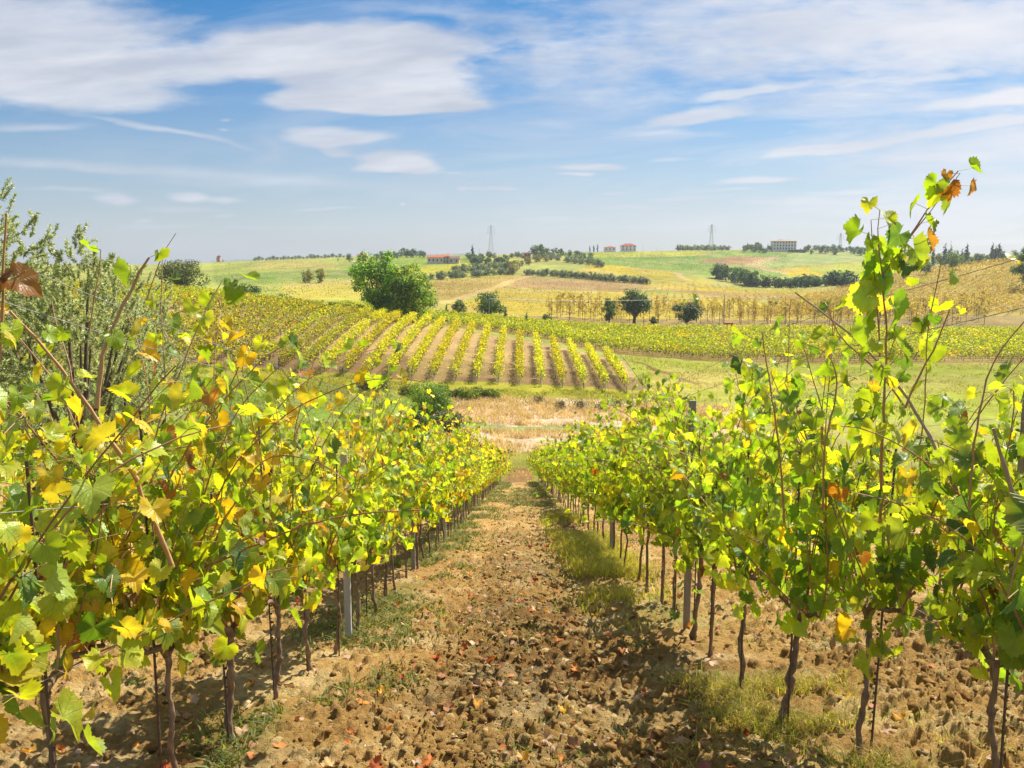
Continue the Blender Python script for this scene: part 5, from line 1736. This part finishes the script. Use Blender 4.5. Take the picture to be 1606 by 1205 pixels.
# ------------------------------------------------------------------ buildings
def house(name, px, D, parts, label, cat='house', rz=0.0, dz=0.0, group=None):
    x = float(at(px, 398, D)[0])
    o = empty(name, (x, D, gnd(x, D) + dz), rz)
    for (cx, cyy, w, d, h, rh, wall, roof, hip, wins) in parts:
        wall = np.minimum(np.asarray(wall) * 1.55, 0.9)
        mb = MB()
        box(mb, (cx, cyy, h / 2 - 1.0), (w, d, h + 2), wall)
        wl = mb.obj('wall', M_WALL, o, smooth=False)
        mb = MB()
        e = 0.6
        X, Yh = w / 2 + e, d / 2 + e
        rx = max(X - Yh, 0.1) if hip else X
        v = [(-X, -Yh, 0), (X, -Yh, 0), (X, Yh, 0), (-X, Yh, 0), (-rx, 0, rh), (rx, 0, rh)]
        v = [(a + cx, b + cyy, c + h) for a, b, c in v]
        lo = [(a, b, c - 0.25) for a, b, c in v[:4]]
        vv = v + lo
        mb.add(vv, [[0, 1, 5, 4], [2, 3, 4, 5], [6, 9, 8, 7], [0, 6, 7, 1], [1, 7, 8, 2], [2, 8, 9, 3], [3, 9, 6, 0]], roof)
        mb.add(vv, [[1, 2, 5], [3, 0, 4]], roof if hip else wall)
        rf = mb.obj('roof', M_ROOF, o, smooth=False)
        mb = MB()
        box(mb, (cx + w * 0.22, cyy + d * 0.12, h + rh * 0.8), (0.8, 0.8, 1.7), wall)
        mb.obj('chimney', M_WALL, rf, smooth=False)
        nx, nz = wins
        for i in range(nx):
            for j in range(nz):
                wx = cx + (i + 0.5) / nx * w - w / 2
                wz = h * (j + 0.55) / nz
                mb = MB()
                box(mb, (wx, cyy - d / 2 - 0.02, wz), (1.3, 0.16, 1.7), (0.05, 0.045, 0.04))
                wn = mb.obj('window', M_GLASS, o, smooth=False)
                mb = MB()
                box(mb, (wx, cyy - d / 2 - 0.12, wz - 0.95), (1.6, 0.3, 0.15), (0.45, 0.42, 0.38))
                mb.obj('sill', M_WALL, wn, smooth=False)
    o.scale = (0.84, 0.84, 0.84)
    return tag(o, label, cat, group)


OR_, RD, BR_, TN = P(215, 120, 80), P(190, 75, 65), P(150, 110, 95), P(195, 160, 135)
house('farmhouse', 690, 640, [(-3.6, 0, 13.5, 9, 5.2, 1.8, P(215, 205, 190), OR_, False, (4, 1)), (5.0, 2, 6, 8, 6.0, 1.6, P(205, 180, 150), OR_, False, (2, 2)), (12.0, 0, 9, 8, 4.2, 1.8, P(200, 190, 180), BR_, False, (2, 1))], 'long low farmhouse with orange roofs on the crest left of the cypress')
house('red_roofed_house', 956, 880, [(0, 0, 13, 9, 3.9, 1.5, P(250, 242, 228), RD, True, (3, 1))], 'low white house with a reddish roof, left of the bigger one', group='red roofed houses on the skyline', dz=1.0)
house('red_roofed_house', 985, 880, [(0, 0, 17.5, 11, 5.6, 2.6, P(250, 242, 230), RD, True, (4, 2))], 'two storey white house with a bright red hipped roof', group='red roofed houses on the skyline', dz=1.0)
house('villa', 1228, 860, [(0, 0, 26, 12, 10.0, 1.6, P(235, 228, 215), TN, True, (8, 3)), (-4, 2, 6, 6, 11.4, 0.9, P(225, 215, 200), TN, True, (1, 1))], 'big pale three storey villa with a flat tan roof on the skyline', dz=0.8, cat='villa')
o = house('pergola', 1250, 845, [(0, 0, 18, 6, 2.8, 0.5, P(105, 90, 80), P(85, 75, 70), True, (4, 1))], 'dark low terrace building in front of the pale villa', cat='building')
house('pink_house', 568, 705, [(0, 0, 8, 7, 4.5, 1.8, P(220, 170, 150), P(190, 120, 100), False, (2, 1))], 'little pink house among dark trees on the left crest')
house('white_shed', 559, 640, [(0, 0, 5, 4, 2.6, 0.7, P(250, 245, 235), P(230, 225, 215), False, (1, 1))], 'tiny white shed below the little pink house', cat='shed')
house('brick_house', 827, 660, [(0, 0, 5.4, 6, 6.5, 1.2, P(180, 110, 88), P(140, 90, 75), True, (2, 2))], 'small square brick house beside the hilltop trees')
house('brick_tower', 343, 900, [(0, 0, 3.2, 3.2, 8, 1.0, P(205, 145, 125), P(150, 90, 75), True, (1, 2))], 'little brick tower beside cypresses at the far left crest', cat='tower')


# ------------------------------------------------------------------ pylons, poles, cable
def pylon(px, D, top_py, label):
    x = float(at(px, 400, D)[0])
    z0 = gnd(x, D); top = float(at(px, top_py, D)[2]); h = top - z0
    o = empty('pylon', (x, D, z0))
    mb = MB(); c = (0.38, 0.40, 0.42)
    r = 0.14
    w = lambda t: 3.4 * (1 - t) ** 1.3 + 0.5
    for sx in (-1, 1):
        for sy in (-1, 1):
            tube(mb, [(sx * w(t) , sy * w(t), t * h) for t in np.linspace(0, 1, 8)], r, c, 4)
    ts = 1 - (1 - np.linspace(0, 1, 12)) ** 1.2
    for a, b in zip(ts[:-1], ts[1:]):
        for sx, sy, ex, ey in ((-1, -1, 1, -1), (1, -1, -1, -1), (-1, 1, 1, 1), (1, 1, -1, 1), (1, -1, 1, 1), (-1, -1, -1, 1)):
            tube(mb, [(sx * w(a), sy * w(a), a * h), (ex * w(b), ey * w(b), b * h)], r * 0.6, c, 3, cap=False)
    mb.obj('lattice_mast', M_METAL, o, smooth=False)
    for zf, L in ((0.80, 4.6), (0.88, 3.8), (0.95, 3.0)):
        mb = MB()
        for s in (-1, 1):
            tube(mb, [(0, 0, zf * h + 0.9), (s * L, 0, zf * h)], r * 0.7, c, 4)
            tube(mb, [(0, 0, zf * h - 0.3), (s * L, 0, zf * h)], r * 0.7, c, 4)
            tube(mb, [(s * L, 0, zf * h), (s * L, 0, zf * h - 1.6)], 0.12, (0.25, 0.25, 0.27), 4)
        mb.obj('cross_arm', M_METAL, o, smooth=False)
    tag(o, label, 'pylon', 'electricity pylons on the skyline')


pylon(770, 1000, 353, 'steel lattice pylon rising left of centre, right of the lone cypress')
pylon(1115, 1020, 352, 'steel lattice pylon in the middle, above the skyline olives')
pylon(1317, 1090, 366, 'smallest steel pylon, right of the pale villa')


def pole(px, D, h, label, arm=1.4, r=0.12, cat='utility pole', base_z=0.0):
    x = float(at(px, 450, D)[0])
    o = empty('utility_pole', (x, D, gnd(x, D)))
    mb = MB()
    tube(mb, [(0, 0, -0.3), (0, 0, h)], [r, r * 0.7], (0.36, 0.35, 0.34), 6)
    mb.obj('pole_shaft', M_WOOD, o)
    if arm:
        mb = MB()
        box(mb, (0, 0, h - 0.6), (arm, 0.12, 0.14), (0.3, 0.3, 0.3))
        mb.obj('cross_arm', M_METAL, o, smooth=False)
        for s in (-0.45, 0, 0.45):
            mb = MB()
            tube(mb, [(s * arm, 0, h - 0.53), (s * arm, 0, h - 0.3), (s * arm, 0, h - 0.2)], [0.05, 0.08, 0.03], (0.55, 0.5, 0.45), 6)
            mb.obj('insulator', M_GLASS, o)
    return tag(o, label, cat)


pa = pole(767, 206, 5.6, 'grey utility pole with a crossarm in front of the dark spreading tree')
pb = pole(1137, 236, 8.4, 'grey utility pole at the front of the thin young trees', 0.0, 0.16)
pole(1487, 395, 14.0, 'thin tall pole standing in the vineyard on the right hand hill', 0.0, 0.09)
for px, D, h in ((752, 690, 8), (1007, 870, 7), (1029, 870, 5), (1205, 850, 6), (832, 640, 10)):
    pole(px, D, h, {752: 'thin pole on the skyline right of the lone cypress', 1007: 'thin pole just right of the red roofed houses', 1029: 'short pole on the skyline, second right of the red roofed houses', 1205: 'thin mast left of the pale villa', 832: 'pole with a small bracket beside the brick house'}[px], 0, 0.14)
mb = MB()
A = np.array(pa.location) + (0, 0, 5.3); B = np.array(pb.location) + (0, 0, 8.0)
for off in (0.0, 0.6):
    t = np.linspace(0, 1, 24)[:, None]
    p = A + (B - A) * t + np.array([0, off, 0]); p[:, 2] -= 4 * 0.9 * (t * (1 - t))[:, 0]
    tube(mb, p, 0.02, (0.5, 0.5, 0.48), 3, cap=False)
tag(mb.obj('power_cable', M_METAL), 'thin cable strung between the two grey utility poles', 'cable')
# orange farm trailer at the edge of the plantation
x = float(at(1143, 510, 234)[0])
o = empty('farm_trailer', (x, 234, gnd(x, 234)))
mb = MB(); box(mb, (0, 0, 0.85), (2.0, 1.2, 0.5), P(225, 105, 60)); box(mb, (0, 0, 0.57), (1.9, 0.9, 0.06), (0.1, 0.1, 0.1))
mb.obj('body', M_METAL, o, smooth=False)
for sx in (-0.65, 0.65):
    mb = MB(); tube(mb, [(sx, -0.62, 0.3), (sx, -0.45, 0.3)], 0.3, (0.03, 0.03, 0.03), 12)
    mb.obj('wheel', M_GLASS, o)
mb = MB(); tube(mb, [(-1.0, 0, 0.55), (-1.8, 0, 0.45)], 0.05, (0.1, 0.1, 0.1), 5); mb.obj('drawbar', M_METAL, o)
tag(o, 'low orange red farm trailer parked at the edge of the young trees', 'trailer')


# ------------------------------------------------------------------ thin blue air over the valley
m, T, out = new_mat('haze_air')
pv = T.node('ShaderNodeVolumePrincipled')
pv.inputs['Color'].default_value = (0.82, 0.90, 1.0, 1)
pv.inputs['Density'].default_value = 0.00012
pv.inputs['Anisotropy'].default_value = 0.3
T.link(pv.outputs[0], out.inputs['Volume'])
mb = MB()
box(mb, (0, 560, -60), (3200, 1200, 210), (1, 1, 1))
hz = mb.obj('haze', m, smooth=False)
tag(hz, 'thin pale blue haze softening the distant hills', 'haze', kind='stuff')
